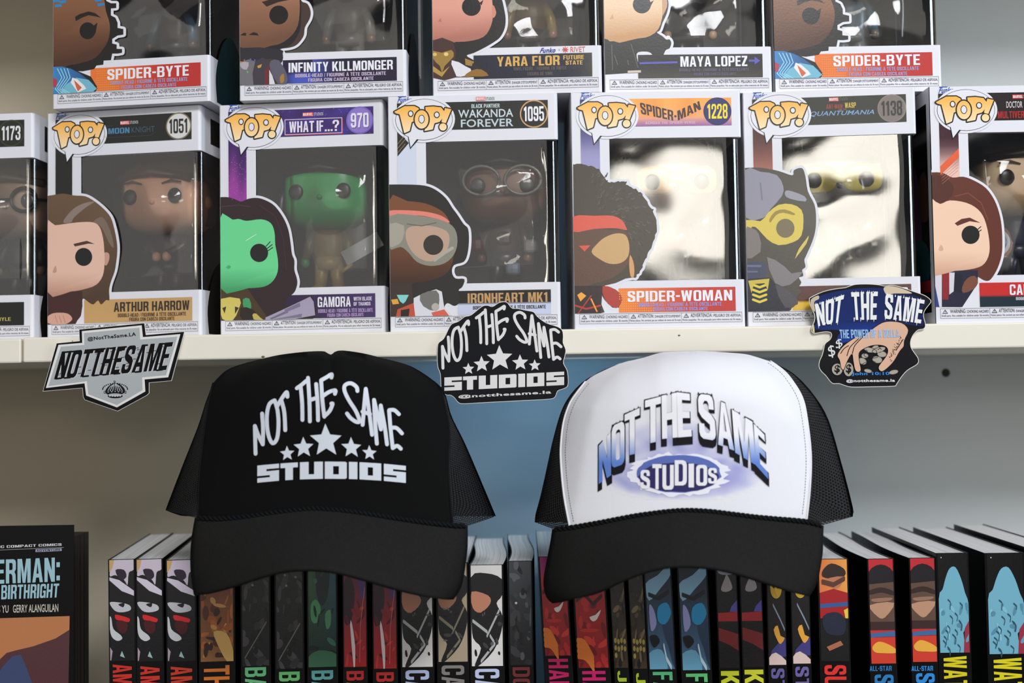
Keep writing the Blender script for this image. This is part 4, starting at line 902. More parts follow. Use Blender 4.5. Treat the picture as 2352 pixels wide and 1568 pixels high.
A.ell(790, 278, 72, 76, (24, 22, 22)); A.add([(840, 235),(880, 205),(862, 300)], (24, 22, 22), 0)
A.add([(678, 152),(720, 128),(800, 104),(860, 120),(912, 162),(870, 150),(800, 138),(740, 160),(684, 192)], (34, 26, 24), 0)
for x, y in ((500, 10), (520, 55), (560, 20), (880, 5), (905, 45)): A.add([(x-28, y-10),(x+34, y-16),(x+40, y+6),(x-20, y+14)], (40, 130, 190), 0)
A.add([(470, 605),(560, 600),(640, 620),(720, 660),(850, 760),(800, 900),(470, 900)], lambda u, v: mix((60, 130, 190), (30, 70, 120), u*30), 0)
A.add([(540, 900),(600, 760),(690, 700),(800, 720),(875, 800),(840, 880),(700, 900)], (112, 178, 200), 0)
for k in range(4): A.line([(520+30*k, 620), (560+25*k, 700), (500+20*k, 800), (540+30*k, 880)], 0.0006, (150, 210, 226))
A.add([(470, 700),(520, 720),(510, 790),(470, 780)], (170, 60, 80), 0)
A.add([(655, 700),(700, 715),(760, 770),(780, 800),(705, 850),(640, 745)], (228, 226, 224), 0); A.add([(668, 720),(690, 740),(740, 790),(705, 825),(690, 790)], (206, 96, 60), 0)
A.draw(T1); A.draw(T5)

A = Art(T2.crop(500, 0, K4))
A.outline([(225, -300),(600, -300),(850, -200),(880, 0),(950, 40),(985, 120),(975, 200),(925, 290),(915, 370),(880, 430),(830, 480),(760, 505),(665, 520),(690, 565),(690, 640),(668, 685),(715, 735),(735, 800),(735, 890)], (70, 52, 44), 3, [(225, 905)])
A.add([(850, -20),(885, 0),(880, 280),(850, 370),(780, 470),(640, 520),(225, 520),(225, 480),(560, 470),(700, 430),(800, 340),(850, 200)], (34, 30, 32), 2)
A.add([(225, -250),(700, -250),(830, -100),(868, 0),(868, 150),(850, 270),(800, 360),(700, 445),(560, 488),(225, 500)], lambda u, v: mix((112, 76, 56), (164, 116, 88), (v-0.045)/0.03), 2)
A.ell(648, 160, 100, 100, (28, 24, 24)); A.add([(468, 22),(560, -5),(760, -40),(760, 0),(640, 25),(520, 72)], (50, 34, 28), 0)
A.add([(240, 375),(280, 348),(305, 352),(300, 380)], (40, 28, 24), 0); A.add([(328, 370),(380, 342),(420, 352),(436, 378)], (40, 28, 24), 0)
A.add([(225, 510),(650, 520),(690, 570),(680, 650),(560, 620),(225, 660)], (44, 40, 48), 2)
A.add([(240, 660),(420, 660),(400, 900),(225, 900)], (110, 106, 112), 2); A.add([(400, 650),(545, 640),(540, 900),(380, 900)], (62, 56, 66), 2)
A.add([(505, 740),(550, 700),(550, 900),(500, 900)], (110, 38, 44), 0)
A.add([(560, 650),(650, 640),(735, 790),(730, 890),(640, 890),(560, 740)], (92, 88, 104), 2); A.add([(420, 700),(470, 680),(460, 715),(430, 725)], (196, 150, 60), 0); A.add([(660, 820),(700, 780),(705, 860),(670, 885)], (160, 122, 58), 2)
A.add([(548, 740),(580, 800),(610, 900),(548, 900)], (214, 212, 218), 0)
A.add([(238, 665),(330, 662),(310, 740),(250, 720)], (168, 164, 168), 2); A.ell(318, 765, 9, 14, (90, 170, 100)); A.ell(250, 660, 9, 9, (220, 110, 50)); A.ell(350, 630, 8, 10, (96, 96, 190)); A.ell(395, 640, 8, 10, (96, 96, 190)); A.ell(285, 640, 7, 9, (200, 100, 50))
A.draw(T2)

A = Art(T3.crop(950, 0, K4))
A.outline([(170, -300),(600, -300),(850, -200),(930, -20),(960, 100),(975, 200),(965, 300),(920, 390),(860, 440),(760, 500),(640, 560),(562, 590),(640, 640),(720, 715),(780, 775),(806, 812)], (36, 34, 32), 3, [(185, 825)])
A.add([(170, -250),(700, -250),(800, -100),(832, 0),(840, 120),(835, 220),(800, 320),(740, 392),(620, 432),(450, 445),(180, 425)], lambda u, v: mix((176, 112, 96), (222, 156, 136), (v-0.042)/0.016), 2)
A.add([(830, 80),(850, 60),(875, 130),(860, 180),(835, 185)], (208, 136, 116), 2)
A.ell(612, 72, 100, 98, (30, 28, 28)); A.add([(700, 30),(740, 0),(720, 60)], (30, 28, 28), 0); A.add([(260, 230),(285, 190),(300, 235)], (186, 118, 100), 0)
A.add([(190, 430),(420, 445),(440, 640),(400, 700),(460, 815),(190, 825)], (70, 44, 40), 2)
A.add([(192, 540),(300, 560),(400, 530),(425, 600),(330, 700),(300, 780),(280, 700),(192, 620)], (156, 124, 56), 2)
A.add([(200, 700),(300, 770),(385, 700),(300, 815),(200, 760)], (180, 144, 66), 0); A.ell(345, 575, 24, 20, (226, 200, 120)); A.ell(225, 578, 22, 18, (216, 186, 100))
A.add([(405, 640),(480, 660),(545, 700),(605, 730),(620, 790),(500, 815),(455, 812),(400, 680)], (222, 220, 226), 0)
A.add([(545, 620),(640, 655),(625, 705),(550, 690)], (160, 124, 60), 0); A.add([(625, 670),(720, 735),(690, 760),(610, 730)], (44, 36, 46), 0); A.add([(620, 745),(720, 738),(795, 805),(640, 812),(530, 815)], (146, 104, 46), 2)
A.draw(T3)

A = Art(T4.crop(1370, 0, K4))
A.outline([(55, -300),(500, -300),(700, -200),(752, -20),(762, 60),(742, 150),(700, 240),(672, 320),(640, 345),(700, 385),(740, 420),(772, 418),(792, 455),(775, 510),(735, 530),(710, 580),(690, 612),(650, 590),(610, 610),(575, 560),(500, 545),(425, 570),(450, 700),(468, 765)], (34, 33, 31), 3, [(75, 790)])
A.add([(690, -20),(745, 0),(745, 80),(700, 170),(690, 200)], (196, 150, 112), 2)
A.add([(55, -250),(600, -250),(680, -100),(694, 60),(692, 200),(655, 310),(570, 380),(430, 410),(75, 412)], lambda u, v: mix((196, 146, 98), (230, 196, 158), (v-0.043)/0.016), 2)
A.ell(480, 50, 96, 94, (28, 28, 28)); A.add([(560, 30),(608, 5),(575, 65)], (28, 28, 28), 0); A.add([(140, 205),(170, 150),(185, 200)], (200, 158, 116), 0); A.add([(110, 412),(200, 412),(180, 438),(140, 440)], (196, 148, 104), 0)
for a_, b_ in (((160, 480), (170, 740)), ((190, 590), (225, 690)), ((330, 640), (338, 690)), ((365, 470), (440, 720))): A.line([a_, b_], 0.0006, (92, 90, 88))
A.add([(330, 750),(470, 745),(470, 770),(330, 775)], (200, 188, 170), 0)
A.draw(T4)

figure(T1, 'maroon and dark figure in the upper left box, only its legs in view', (80, 52, 44), (60, 28, 22), (60, 40, 40), (42, 40, 42), arms=(60, 84, 104))
figure(T2, 'grey armoured figure in the upper box with violet panel', (120, 84, 64), (40, 36, 34), (96, 90, 78), (110, 106, 100), arms=(120, 116, 108))
figure(T3, 'bronze and gold figure in the upper box with navy panel', (150, 104, 84), (40, 32, 30), (120, 96, 46), (66, 54, 48), arms=(150, 124, 56), u=0.066)
figure(T4, 'black-clad figure with bare hand in the upper box with violet arrow', (206, 166, 132), (30, 28, 28), (34, 34, 34), (38, 34, 36), arms=(44, 44, 46))
figure(T5, 'bluish figure in the upper right box beside the bare wall', (110, 96, 84), (60, 50, 48), (66, 92, 108), (92, 100, 100), arms=(70, 100, 116))

# ------------------------------------------------------------------ stickers on the shelf edge
def plane_fn(Y0, k=0.00005): return lambda x, y, l: at(x, y, Y0) + Vector((0, -k*l, 0))
def sticker(name, label, outline, ox, oy, s, Y0, build, base):
    pts = [(ox + x/s, oy + y/s) for x, y in outline]
    fn = plane_fn(Y0); V = [fn(x, y, 0) for x, y in pts]; n = len(pts); th = 0.0004
    c = sum(V, Vector()) / n
    root = thing(name, label, 'sticker', c, 0, 'stickers on the shelf edge')
    tr = tessellate_polygon([[Vector((p[0], p[1], 0)) for p in pts]])
    vs = [v - c for v in V] + [v - c + Vector((0, th, 0)) for v in V]
    fs = [tuple(t) for t in tr] + [tuple(i+n for i in t[::-1]) for t in tr] + [(i, (i+1) % n, (i+1) % n + n, i+n) for i in range(n)]
    mkobj('sticker_sheet', vs, fs, M['sticker'], root)
    def mk(): return Print(lambda x, y, l: fn(ox + x/s, oy + y/s, l) - c)
    build(mk, root)
    return root

def inset(pts, d):
    n = len(pts); area = sum(pts[i][0]*pts[(i+1) % n][1]-pts[(i+1) % n][0]*pts[i][1] for i in range(n)); sg = 1 if area > 0 else -1; out = []
    for i in range(n):
        a, b, c = Vector(pts[i-1]), Vector(pts[i]), Vector(pts[(i+1) % n]); e1 = (b-a).normalized(); e2 = (c-b).normalized()
        n1 = Vector((-e1.y, e1.x))*sg; n2 = Vector((-e2.y, e2.x))*sg; m = (n1+n2)
        m = m / max(0.35, m.length_squared) * 2 if m.length > 0.01 else n1
        out.append(tuple(b + m*d*0.5*1.0)) if False else out.append(tuple(b + (n1+n2).normalized()*min(2.2, 1/max(0.3, (n1+n2).normalized().dot(n1)))*d))
    return out

NOTSAME = [  # hand-drawn letters: N O T / T H E / S A M E
    [(322, 925), (318, 780), (315, 645)], [(315, 645), (350, 740), (397, 835)], [(397, 835), (400, 680), (390, 525)],
    [(520, 398), (468, 430), (442, 520), (440, 640), (460, 760), (500, 828), (545, 780), (560, 640), (550, 500), (520, 398)],
    [(548, 455), (600, 372), (645, 318), (652, 365)], [(590, 400), (620, 520), (630, 700)],
    [(750, 280), (800, 245), (848, 205)], [(790, 270), (805, 430), (808, 598)],
    [(866, 175), (880, 400), (885, 612)], [(950, 235), (965, 420), (970, 598)], [(880, 400), (960, 372)],
    [(1002, 200), (1015, 400), (1035, 560)], [(1002, 195), (1060, 162), (1110, 130), (1108, 165)], [(1010, 362), (1080, 312), (1148, 290), (1145, 325)], [(1035, 555), (1090, 500), (1120, 430), (1108, 425)],
    [(1378, 280), (1368, 240), (1310, 208), (1250, 232), (1245, 290), (1290, 380), (1360, 480), (1400, 575), (1370, 592), (1310, 560), (1270, 515)],
    [(1432, 615), (1450, 400), (1465, 250)], [(1465, 250), (1500, 480), (1530, 705)], [(1430, 482), (1510, 500)],
    [(1580, 788), (1560, 560), (1550, 352)], [(1550, 352), (1622, 640)], [(1622, 640), (1620, 400)], [(1620, 400), (1660, 600), (1685, 782)],
    [(1706, 440), (1722, 620), (1744, 808)], [(1708, 435), (1760, 428), (1808, 462)], [(1724, 612), (1782, 604), (1840, 650)], [(1744, 812), (1790, 782), (1828, 806)]]
STUD = {'S': [(0, 0, 1, .26), (0, 0, .42, .6), (0, .38, 1, .62), (.58, .4, 1, 1), (0, .74, 1, 1)], 'T': [(0, 0, 1, .28), (.28, 0, .72, 1)],
        'U': [(0, 0, .38, 1), (.62, 0, 1, 1), (0, .72, 1, 1)], 'D': [(0, 0, .38, 1), (.64, .04, 1, .96), (0, 0, .95, .26), (0, .74, .95, 1)],
        'I': [(0, 0, 1, 1)], 'O': [(0, 0, .38, 1), (.62, 0, 1, 1), (0, 0, 1, .26), (0, .74, 1, 1)]}
SPANS = [('S', 340, 565), ('T', 580, 760), ('U', 782, 1020), ('D', 1040, 1268), ('I', 1290, 1378), ('O', 1400, 1625), ('S', 1652, 1880)]
STARS = [(650, 935, 78), (820, 875, 108), (1052, 800, 172), (1315, 855, 108), (1503, 890, 78)]
def logo(mk, root, col, T=lambda x, y: (x, y), wk=1.0, mname='sticker_ink', lay=4):
    P = mk()
    for st in NOTSAME:
        st = cat(st, 4) if len(st) > 2 else st
        P.stroke([T(*p) for p in st], 37*wk, col, lay)
    P.build('lettering', M[mname], root)
    for (x, y, r) in STARS:
        P = mk(); P.poly([T(*p) for p in star(x, y, r, -0.04)], col, lay); P.build('star', M[mname], root)
    P = mk()
    for ch, a, b in SPANS:
        for (x0, y0, x1, y1) in STUD[ch]:
            q = []
            for (u, v) in ((x0, y0), (x1, y0), (x1, y1), (x0, y1)):
                x = a + (b-a)*u; y = 1045 - 0.049*(x-340) + 172*v; q.append(T(x, y))
            l2 = P.up(lay); P.tri(q[0], q[1], q[2], l2, col); P.tri(q[0], q[2], q[3], l2, col)
    P.build('block_lettering', M[mname], root)

O2 = cat([(250, 640),(270, 590),(330, 540),(400, 400),(440, 350),(520, 320),(600, 260),(680, 240),(780, 160),(840, 120),(900, 115),(960, 130),(1040, 80),(1120, 68),(1160, 90),(1210, 150),(1280, 155),(1400, 180),(1490, 200),(1540, 260),(1650, 340),(1800, 390),(1860, 440),(1872, 520),(1870, 600),(1905, 690),(1890, 780),(1875, 860),(1920, 950),(1935, 1050),(1930, 1150),(1880, 1190),(1800, 1220),(1770, 1290),(1700, 1325),(1400, 1342),(900, 1368),(600, 1385),(520, 1370),(470, 1310),(420, 1275),(360, 1270),(300, 1200),(285, 1000),(255, 920),(245, 800)], 3, True)
def b2(mk, root):
    P = mk(); P.poly(inset(O2, 7), (14, 15, 20), 2); P.build('printed_ground', M['sticker_ink'], root)
    logo(mk, root, (218, 216, 214))
    P = mk(); P.text('@notthesame.la', ((520, 1320), (1715, 1262), (1715, 1208), (520, 1270)), (214, 212, 208), 4, 0.04); P.build('handle_lettering', M['sticker_ink'], root)
sticker('sticker', 'black die-cut sticker with five white stars and drawn letters', O2, 960, 680, 5.6, -0.0022, b2, None)

O1 = [(648, 298),(1455, 220),(1474, 365),(1947, 325),(1787, 932),(1512, 957),(1512, 1085),(1482, 1112),(1125, 1306),(720, 1167),(700, 1130),(690, 1022),(203, 1062),(373, 468),(655, 440)]
def b1(mk, root):
    P = mk(); P.poly(inset(O1, 5), (12, 12, 16), 2)
    P.poly([(685, 322),(1420, 250),(1435, 395),(1895, 358),(1745, 888),(1455, 915),(1465, 1062),(1115, 1258),(738, 1112),(718, 962),(243, 1020),(398, 490),(690, 466)], (220, 218, 214), 3)
    P.poly([(712, 346),(1392, 280),(1402, 425),(1858, 390),(1718, 862),(1425, 888),(1430, 1045),(1115, 1228),(765, 1096),(748, 936),(275, 996),(428, 514),(716, 490)], (168, 172, 174), 4)
    P.build('printed_ground', M['sticker_ink'], root)
    P = mk(); P.text('@NotTheSame.LA', ((758, 452), (1352, 392), (1348, 332), (754, 396)), (14, 14, 16), 5, 0.045); P.build('handle_lettering', M['sticker_ink'], root)
    P = mk(); q = ((345, 912), (1722, 797), (1808, 455), (442, 572))
    P.text('NOTTHESAME', tuple((x+6, y+5) for x, y in q), (214, 214, 216), 5, 0.085); P.text('NOTTHESAME', q, (10, 8, 10), 7, 0.075)
    rd = random.Random(2)
    for k in range(34):
        u = rd.uniform(0, 0.96); v = rd.uniform(0.12, 0.9); x = (345*(1-u)+1722*u)*(1-v) + (442*(1-u)+1808*u)*v; y = (912*(1-u)+797*u)*(1-v) + (572*(1-u)+455*u)*v
        P.stroke([(x-32, y+3), (x+6, y)], 6, (14, 12, 14), 8, False)
    for u in (0.03, 0.11, 0.27, 0.36, 0.45, 0.55, 0.74, 0.93):
        for v, w in ((0.02, 46), (0.97, 40)):
            x = (345*(1-u)+1722*u)*(1-v) + (442*(1-u)+1808*u)*v; y = (912*(1-u)+797*u)*(1-v) + (572*(1-u)+455*u)*v; P.stroke([(x-w/2, y+4), (x+w, y-3)], 20, (10, 8, 10), 7, True)
    P.build('lettering', M['sticker_ink'], root)
    P = mk(); bk = (20, 20, 24); cx = 1095
    P.poly(ell(cx, 1118, 92, 28, 26), bk, 5); P.poly(ell(cx, 1104, 84, 18, 26), (168, 172, 174), 6)
    for k in range(5): P.poly([(cx-74+32*k, 1112+abs(k-2)*-2), (cx-54+32*k, 1110+abs(k-2)*-2), (cx-56+32*k, 1126+abs(k-2)*-2), (cx-72+32*k, 1128+abs(k-2)*-2)], (200, 200, 200), 7)
    P.poly(cat([(cx-120, 1050), (cx-60, 980), (cx, 960), (cx+60, 975), (cx+120, 1040), (cx+95, 1090), (cx, 1105), (cx-95, 1098)], 4, True), bk, 5)
    for k in range(-3, 4):
        P.stroke([(cx+k*2, 968), (cx+k*20, 1005), (cx+k*30, 1055)], 9, (168, 172, 174), 6); P.poly(ell(cx+k*42, 1062-abs(k)*-3, 13, 17, 10), bk, 8); P.poly(ell(cx+k*42, 1062-abs(k)*-3, 6, 8, 8), (190, 190, 190), 9)
    for k in range(17):
        a = math.pi*(k/16); P.poly(ell(cx - 152*math.cos(a), 1035 - 72*math.sin(a) , 8, 8, 8), bk, 6)
    P.poly(ell(cx-8, 942, 13, 13, 12), bk, 5); P.poly(ell(cx-8, 942, 6, 6, 10), (168, 172, 174), 6); P.stroke([(cx-8, 955), (cx-6, 1040)], 7, bk, 7)
    P.build('crown_emblem', M['sticker_ink'], root)
sticker('sticker', 'silver badge-shaped die-cut sticker with a crown emblem and slanted letters', O1, 60, 700, 5.345, -0.0022, b1, None)

O3 = cat([(215, 270),(235, 235),(400, 160),(560, 125),(680, 110),(780, 75),(870, 65),(1000, 65),(1120, 75),(1190, 90),(1280, 80),(1380, 100),(1560, 160),(1700, 210),(1770, 260),(1785, 300),(1740, 360),(1700, 420),(1690, 480),(1710, 560),(1712, 620),(1680, 650),(1620, 660),(1560, 720),(1525, 800),(1530, 880),(1580, 960),(1620, 1020),(1622, 1080),(1580, 1120),(1480, 1180),(1400, 1270),(1340, 1362),(1300, 1385),(1000, 1392),(760, 1395),(660, 1370),(600, 1350),(510, 1345),(430, 1250),(370, 1190),(340, 1130),(345, 1060),(380, 980),(400, 900),(420, 830),(480, 780),(502, 730),(490, 695),(440, 685),(380, 690),(290, 705),(255, 690),(240, 650),(255, 600),(280, 540),(285, 470),(255, 400),(225, 330)], 3, True)
def b3(mk, root):
    P = mk(); P.poly(inset(O3, 8), (16, 15, 20), 2)
    def blue(x, y): return mix((26, 60, 150), (18, 28, 70), abs(x-850)/900 + max(0, (260-y))/300)
    P.poly(cat([(330, 230),(700, 140),(1150, 120),(1500, 190),(1720, 290),(1660, 400),(1680, 600),(1400, 580),(1100, 620),(900, 730),(640, 830),(570, 780),(600, 660),(300, 650),(330, 500),(280, 330)], 3, True), blue, 3)
    P.poly(cat([(1180, 110),(1280, 95),(1420, 130),(1540, 185),(1440, 190),(1300, 190),(1220, 210),(1180, 160)], 3, True), (206, 186, 158), 4)
    P.poly(cat([(235, 270),(330, 215),(340, 260),(280, 300),(290, 420),(250, 380)], 3, True), (190, 176, 150), 4)
    P.poly(cat([(255, 620),(275, 590),(285, 690),(262, 680)], 3, True), (200, 190, 150), 4)
    P.build('printed_ground', M['sticker_ink'], root)
    rd = random.Random(6); P = mk()
    for s, q in (('NOT', ((330, 610), (610, 560), (665, 205), (285, 330))), ('THE', ((785, 530), (1080, 525), (1098, 165), (752, 175))), ('SAME', ((1180, 510), (1650, 575), (1700, 275), (1195, 190)))):
        P.text(s, tuple((x, y+14) for x, y in q), (14, 16, 40), 5, 0.09); P.text(s, q, (228, 228, 226), 7, 0.06)
        for k in range(14):   # ragged drips
            u = (k+0.5)/14; bl, br, tr_, tl = q; xb, yb = bl[0]*(1-u)+br[0]*u, bl[1]*(1-u)+br[1]*u
            xt, yt = tl[0]*(1-u)+tr_[0]*u, tl[1]*(1-u)+tr_[1]*u
            if k % 3 != 1: P.poly([(xt-9, yt+20), (xt+9, yt+20), (xt+3, yt-rd.uniform(8, 26))], (228, 228, 226), 7)
            if k % 4 == 0: P.poly([(xb-10, yb-30), (xb+10, yb-30), (xb-4, yb+rd.uniform(10, 40))], (228, 228, 226), 7)
    P.text('THE POWER OF A DOLLA', ((612, 768), (1372, 752), (1366, 652), (600, 655)), (150, 186, 222), 14, 0.03)
    P.text('$', ((470, 1030), (560, 1000), (530, 840), (450, 870)), (214, 214, 210), 5, 0.0); P.text('$', ((560, 920), (650, 880), (630, 760), (555, 790)), (214, 214, 210), 5, 0.0)
    P.build('lettering', M['sticker_ink'], root)
    P = mk(); pc = (214, 172, 146); bk = (16, 14, 18)
    hand = cat([(900, 745),(1060, 620),(1200, 550),(1400, 565),(1490, 660),(1440, 790),(1430, 870),(1380, 930),(1310, 1050),(1240, 1130),(1160, 1190),(1115, 1175),(1110, 1120),(1200, 1000),(1225, 920),(1190, 870),(1100, 852),(1000, 865),(900, 910),(855, 960),(860, 1060),(880, 1170),(850, 1200),(805, 1175),(780, 1060),(765, 970),(720, 1030),(680, 1120),(660, 1170),(625, 1150),(605, 1050),(575, 985),(620, 900),(700, 825),(830, 745)], 3, True)
    P.poly(hand, pc, 9); P.stroke(hand, 8, bk, 10, False, True)
    for a in ([(770, 960), (800, 860), (900, 750)], [(700, 990), (740, 880), (850, 770)], [(1330, 920), (1420, 780)], [(620, 960), (660, 900), (720, 860)]): P.stroke(cat(a, 4), 10, bk, 11)
    for k in range(46):
        t = rd.random(); x = 1400 - 160*t + rd.uniform(-22, 22); y = 720 + 330*t + rd.uniform(-30, 30); P.stroke([(x, y), (x+8, y+14)], 5, bk, 11, False)
    for (x, y, rx, ry, a) in ((575, 1165, 72, 78, 0), (720, 1165, 66, 92, 0), (1000, 920, 86, 34, .3), (1110, 915, 90, 34, -.3), (1010, 985, 92, 34, .1), (980, 1100, 96, 34, -.2), (1090, 1040, 60, 40, .2), (900, 1060, 50, 36, .5), (1150, 970, 55, 34, .1), (970, 1185, 46, 20, .2), (1300, 1200, 56, 24, -.2), (1060, 890, 46, 26, -.6), (930, 990, 40, 26, 0)):
        E = [(x + (p-x)*math.cos(a) - (r_-y)*math.sin(a), y + (p-x)*math.sin(a) + (r_-y)*math.cos(a)) for p, r_ in ell(x, y, rx, ry, 22)]
        if rx < 92: P.poly(E, (168, 160, 146), 7); 
        P.stroke(E, 7, bk if rx > 60 else (150, 142, 130), 8, False, True)
    P.text('$', ((535, 1215), (605, 1225), (615, 1110), (545, 1105)), bk, 8.5, 0.03); P.text('$', ((685, 1225), (755, 1225), (760, 1095), (690, 1100)), bk, 8.5, 0.03)
    for (x, y) in ((940, 925), (1040, 960), (1120, 900), (960, 1095), (1080, 985)): P.stroke([(x-22, y+12), (x+4, y-10), (x+22, y+6)], 8, bk, 9)
    P.build('hand_and_coins_drawing', M['sticker_ink'], root)
    P = mk(); P.text('John 10:10', ((758, 1252), (1245, 1250), (1245, 1196), (758, 1200)), (50, 130, 210), 14, 0.03); P.text('@notthesame.la', ((690, 1340), (1315, 1334), (1315, 1285), (690, 1292)), (222, 220, 218), 14, 0.03)
    P.build('handle_lettering', M['sticker_ink'], root)
sticker('sticker', 'blue and black die-cut sticker showing a hand grabbing coins', O3, 1820, 640, 5.6, -0.0022, b3, None)

# ------------------------------------------------------------------ trucker hats
def interp(tab, x):
    if x <= tab[0][0]: return tab[0][1]
    for (a, b), (c, d) in zip(tab, tab[1:]):
        if x <= c: return b + (d-b)*(x-a)/(c-a)
    return tab[-1][1]
def resample(pts, n):
    L = [0]
    for a, b in zip(pts, pts[1:]): L.append(L[-1] + math.dist(a, b))
    out = []; j = 0
    for k in range(n + 1):
        t = L[-1]*k/n
        while j < len(L)-2 and L[j+1] < t: j += 1
        w = (t-L[j])/max(1e-9, L[j+1]-L[j]); out.append((pts[j][0]+(pts[j+1][0]-pts[j][0])*w, pts[j][1]+(pts[j+1][1]-pts[j][1])*w))
    return out
def coons(top, bot, left, right, n, m):
    T, B, L, Rr = resample(top, n), resample(bot, n), resample(left, m), resample(right, m); rows = []
    for j in range(m+1):
        v = j/m; row = []
        for i in range(n+1):
            u = i/n; f = lambda k: (1-v)*T[i][k] + v*B[i][k] + (1-u)*L[j][k] + u*Rr[j][k] - ((1-u)*(1-v)*T[0][k] + u*(1-v)*T[n][k] + (1-u)*v*B[0][k] + u*v*B[n][k])
            row.append((f(0), f(1)))
        rows.append(row)
    return rows

class Hat:
    def __init__(s, label, sil, pl, pr, bottom, brim, cols, cx):
        """sil: silhouette from the left tip over the top to the right tip (px)"""
        s.root = thing('trucker_hat', label, 'hat', (0, 0, 0), 0, 'trucker hats hung on the shelf')
        k = min(range(len(sil)), key=lambda i: abs(sil[i][0]-cx)); s.Lt = sorted([(y, x) for x, y in sil[:k+1]]); s.Rt = sorted([(y, x) for x, y in sil[k:]])
        s.top = sorted(sil); s.cx = cx
        c = at(cx, sil[0][1], -0.03); s.root.location = c; s.c = c
        s.tip = max(sil[0][1], sil[-1][1])
        s.bl = sorted(bottom)
        ti = [p for p in sil if pl[0][0] < p[0] < pr[0][0] and p[1] < max(pl[0][1], pr[0][1]) + 5]
        top = [pl[0]] + ti + [pr[0]]
        s.surf('front_panel', coons(cat(top, 3), cat([b for b in bottom if pl[-1][0] <= b[0] <= pr[-1][0]], 4), cat(pl, 4), cat(pr, 4), 60, 44), cols[0])
        ls = [p for p in sil if p[0] <= pl[0][0] + 2 and p[0] < cx]; rs = [p for p in sil if p[0] >= pr[0][0] - 2]
        lo = cat([pl[0]] + ls[::-1], 3) + [tuple(Vector(bottom[0]).lerp(Vector(bottom[2]), t)) for t in (0.4, 0.85)]; ro = cat([pr[0]] + rs, 3) + [tuple(Vector(bottom[-1]).lerp(Vector(bottom[-2]), t)) for t in (0.5, 1.0)]
        s.surf('side_mesh', s.ruled(lo, cat(pl, 4), 14, 40), M['net'], True); s.surf('side_mesh', s.ruled(cat(pr, 4), ro, 14, 40), M['net'], True)
        # back shell
        g = MB(); rows = []
        full = cat(sil, 2); bt = cat([sil[0]] + [(b[0], min(b[1], s.tip)) for b in bottom[1:-1]] + [sil[-1]], 2)
        A_, B_ = resample(full, 60), resample(bt, 60)
        for j in range(13): rows.append([at(a[0]+(b[0]-a[0])*j/12, a[1]+(b[1]-a[1])*j/12, -0.0012 - 0.006*abs(math.cos(math.pi*i/60)) - 0.010*(1-min(1, j/3))) - s.c for i, (a, b) in enumerate(zip(A_, B_))])
        g.grid(rows); g.build('back_mesh', M['rope'], s.root, True)
        # sweatband opening shade / inner lining
        # brim
        bt_, bl_, br_, bb_ = brim
        R_ = coons(cat(bt_, 4), cat(bb_, 4), cat(bl_, 4), cat(br_, 4), 50, 22); g = MB(); rows = []
        m = len(R_)-1; n = len(R_[0])-1
        for j, r in enumerate(R_):
            row = []
            for i, (x, y) in enumerate(r):
                u = 2*i/n-1; base = s.Y(R_[0][i][0], R_[0][i][1]-14); e = math.sqrt(max(0, 1-u*u))
                Y = base + 0.002 - (j/m)*(0.012 + 0.034*e) ; row.append(at(x, y, Y) - s.c)
            rows.append(row)
        g.grid(rows); o = g.build('brim', M['brim'], s.root, True)
        so = o.modifiers.new('s', 'SOLIDIFY'); so.thickness = 0.0026; so.offset = -1
        s.rope(cat(bt_, 4))
        s.seam(pl, 1); s.seam(pr, -1)
    def Y(s, x, y):
        L, Rr = interp(s.Lt, y), interp(s.Rt, y); mid, hf = (L+Rr)/2, max(20, (Rr-L)/2)
        e = math.sqrt(max(0, 1-((x-mid)/hf)**2)); t = max(0, min(1, (y - interp(s.top, x))/120)); k = math.sqrt(max(0, 1-(1-t)**2))
        return -0.013 - 0.046 * (e ** 0.8) * (0.12 + 0.88*k) * min(1, 0.35 + e)
    def fn(s, off=0.0): return lambda x, y, l=0: at(x, y, s.Y(x, y)) - s.c + Vector((0, -off - 0.00010*l, 0))
    def ruled(s, a, b, n, m):
        A_, B_ = resample(a, m), resample(b, m); return [[(p[0]+(q[0]-p[0])*i/n, p[1]+(q[1]-p[1])*i/n) for i in range(n+1)] for p, q in zip(A_, B_)]
    def surf(s, name, rows, m, uv=False):
        f = s.fn(); g = MB(); g.grid([[f(*p) for p in r] for r in rows]); uvs = [(p[0]/100, p[1]/100) for r in rows for p in r]
        uvs = [(j*6.2832, i/40*62*6.2832) for i, r in enumerate(rows) for j, p in enumerate(r)] if uv else uvs
        return mkobj(name, g.v, g.f, m, s.root, True, None, uvs)
    def rope(s, pts):
        P = resample(pts, 240); f = s.fn(0.0006); g = MB()
        for ph in (0, math.pi):
            line = []
            for i, (x, y) in enumerate(P):
                p = f(x, y - 2); a = i*0.75 + ph; line.append(p + Vector((0, math.cos(a)*0.0009 - 0.0012, math.sin(a)*0.0009)))
            g.tube(line, 0.00095, 6)
        mkobj('rope_trim', g.v, g.f, M['rope'], s.root, True)
    def seam(s, pts, sg):
        P = resample(cat(pts, 4), 60); f = s.fn(0.0001); g = MB()
        for i in range(1, 58):
            x, y = P[i]; x2, y2 = P[i+1]; ins = 11*sg
            g.tube([f(x+ins, y), f(x+ins+(x2-x)*0.62, y+(y2-y)*0.62)], 0.00016, 5)
        mkobj('stitching', g.v, g.f, M['rope'], s.root)
        g = MB(); g.tube([f(x, y) for x, y in P], 0.0007, 6); mkobj('edge_piping', g.v, g.f, M['rope'] if s.root['label'].startswith('all') else M['foam_white'], s.root, True)

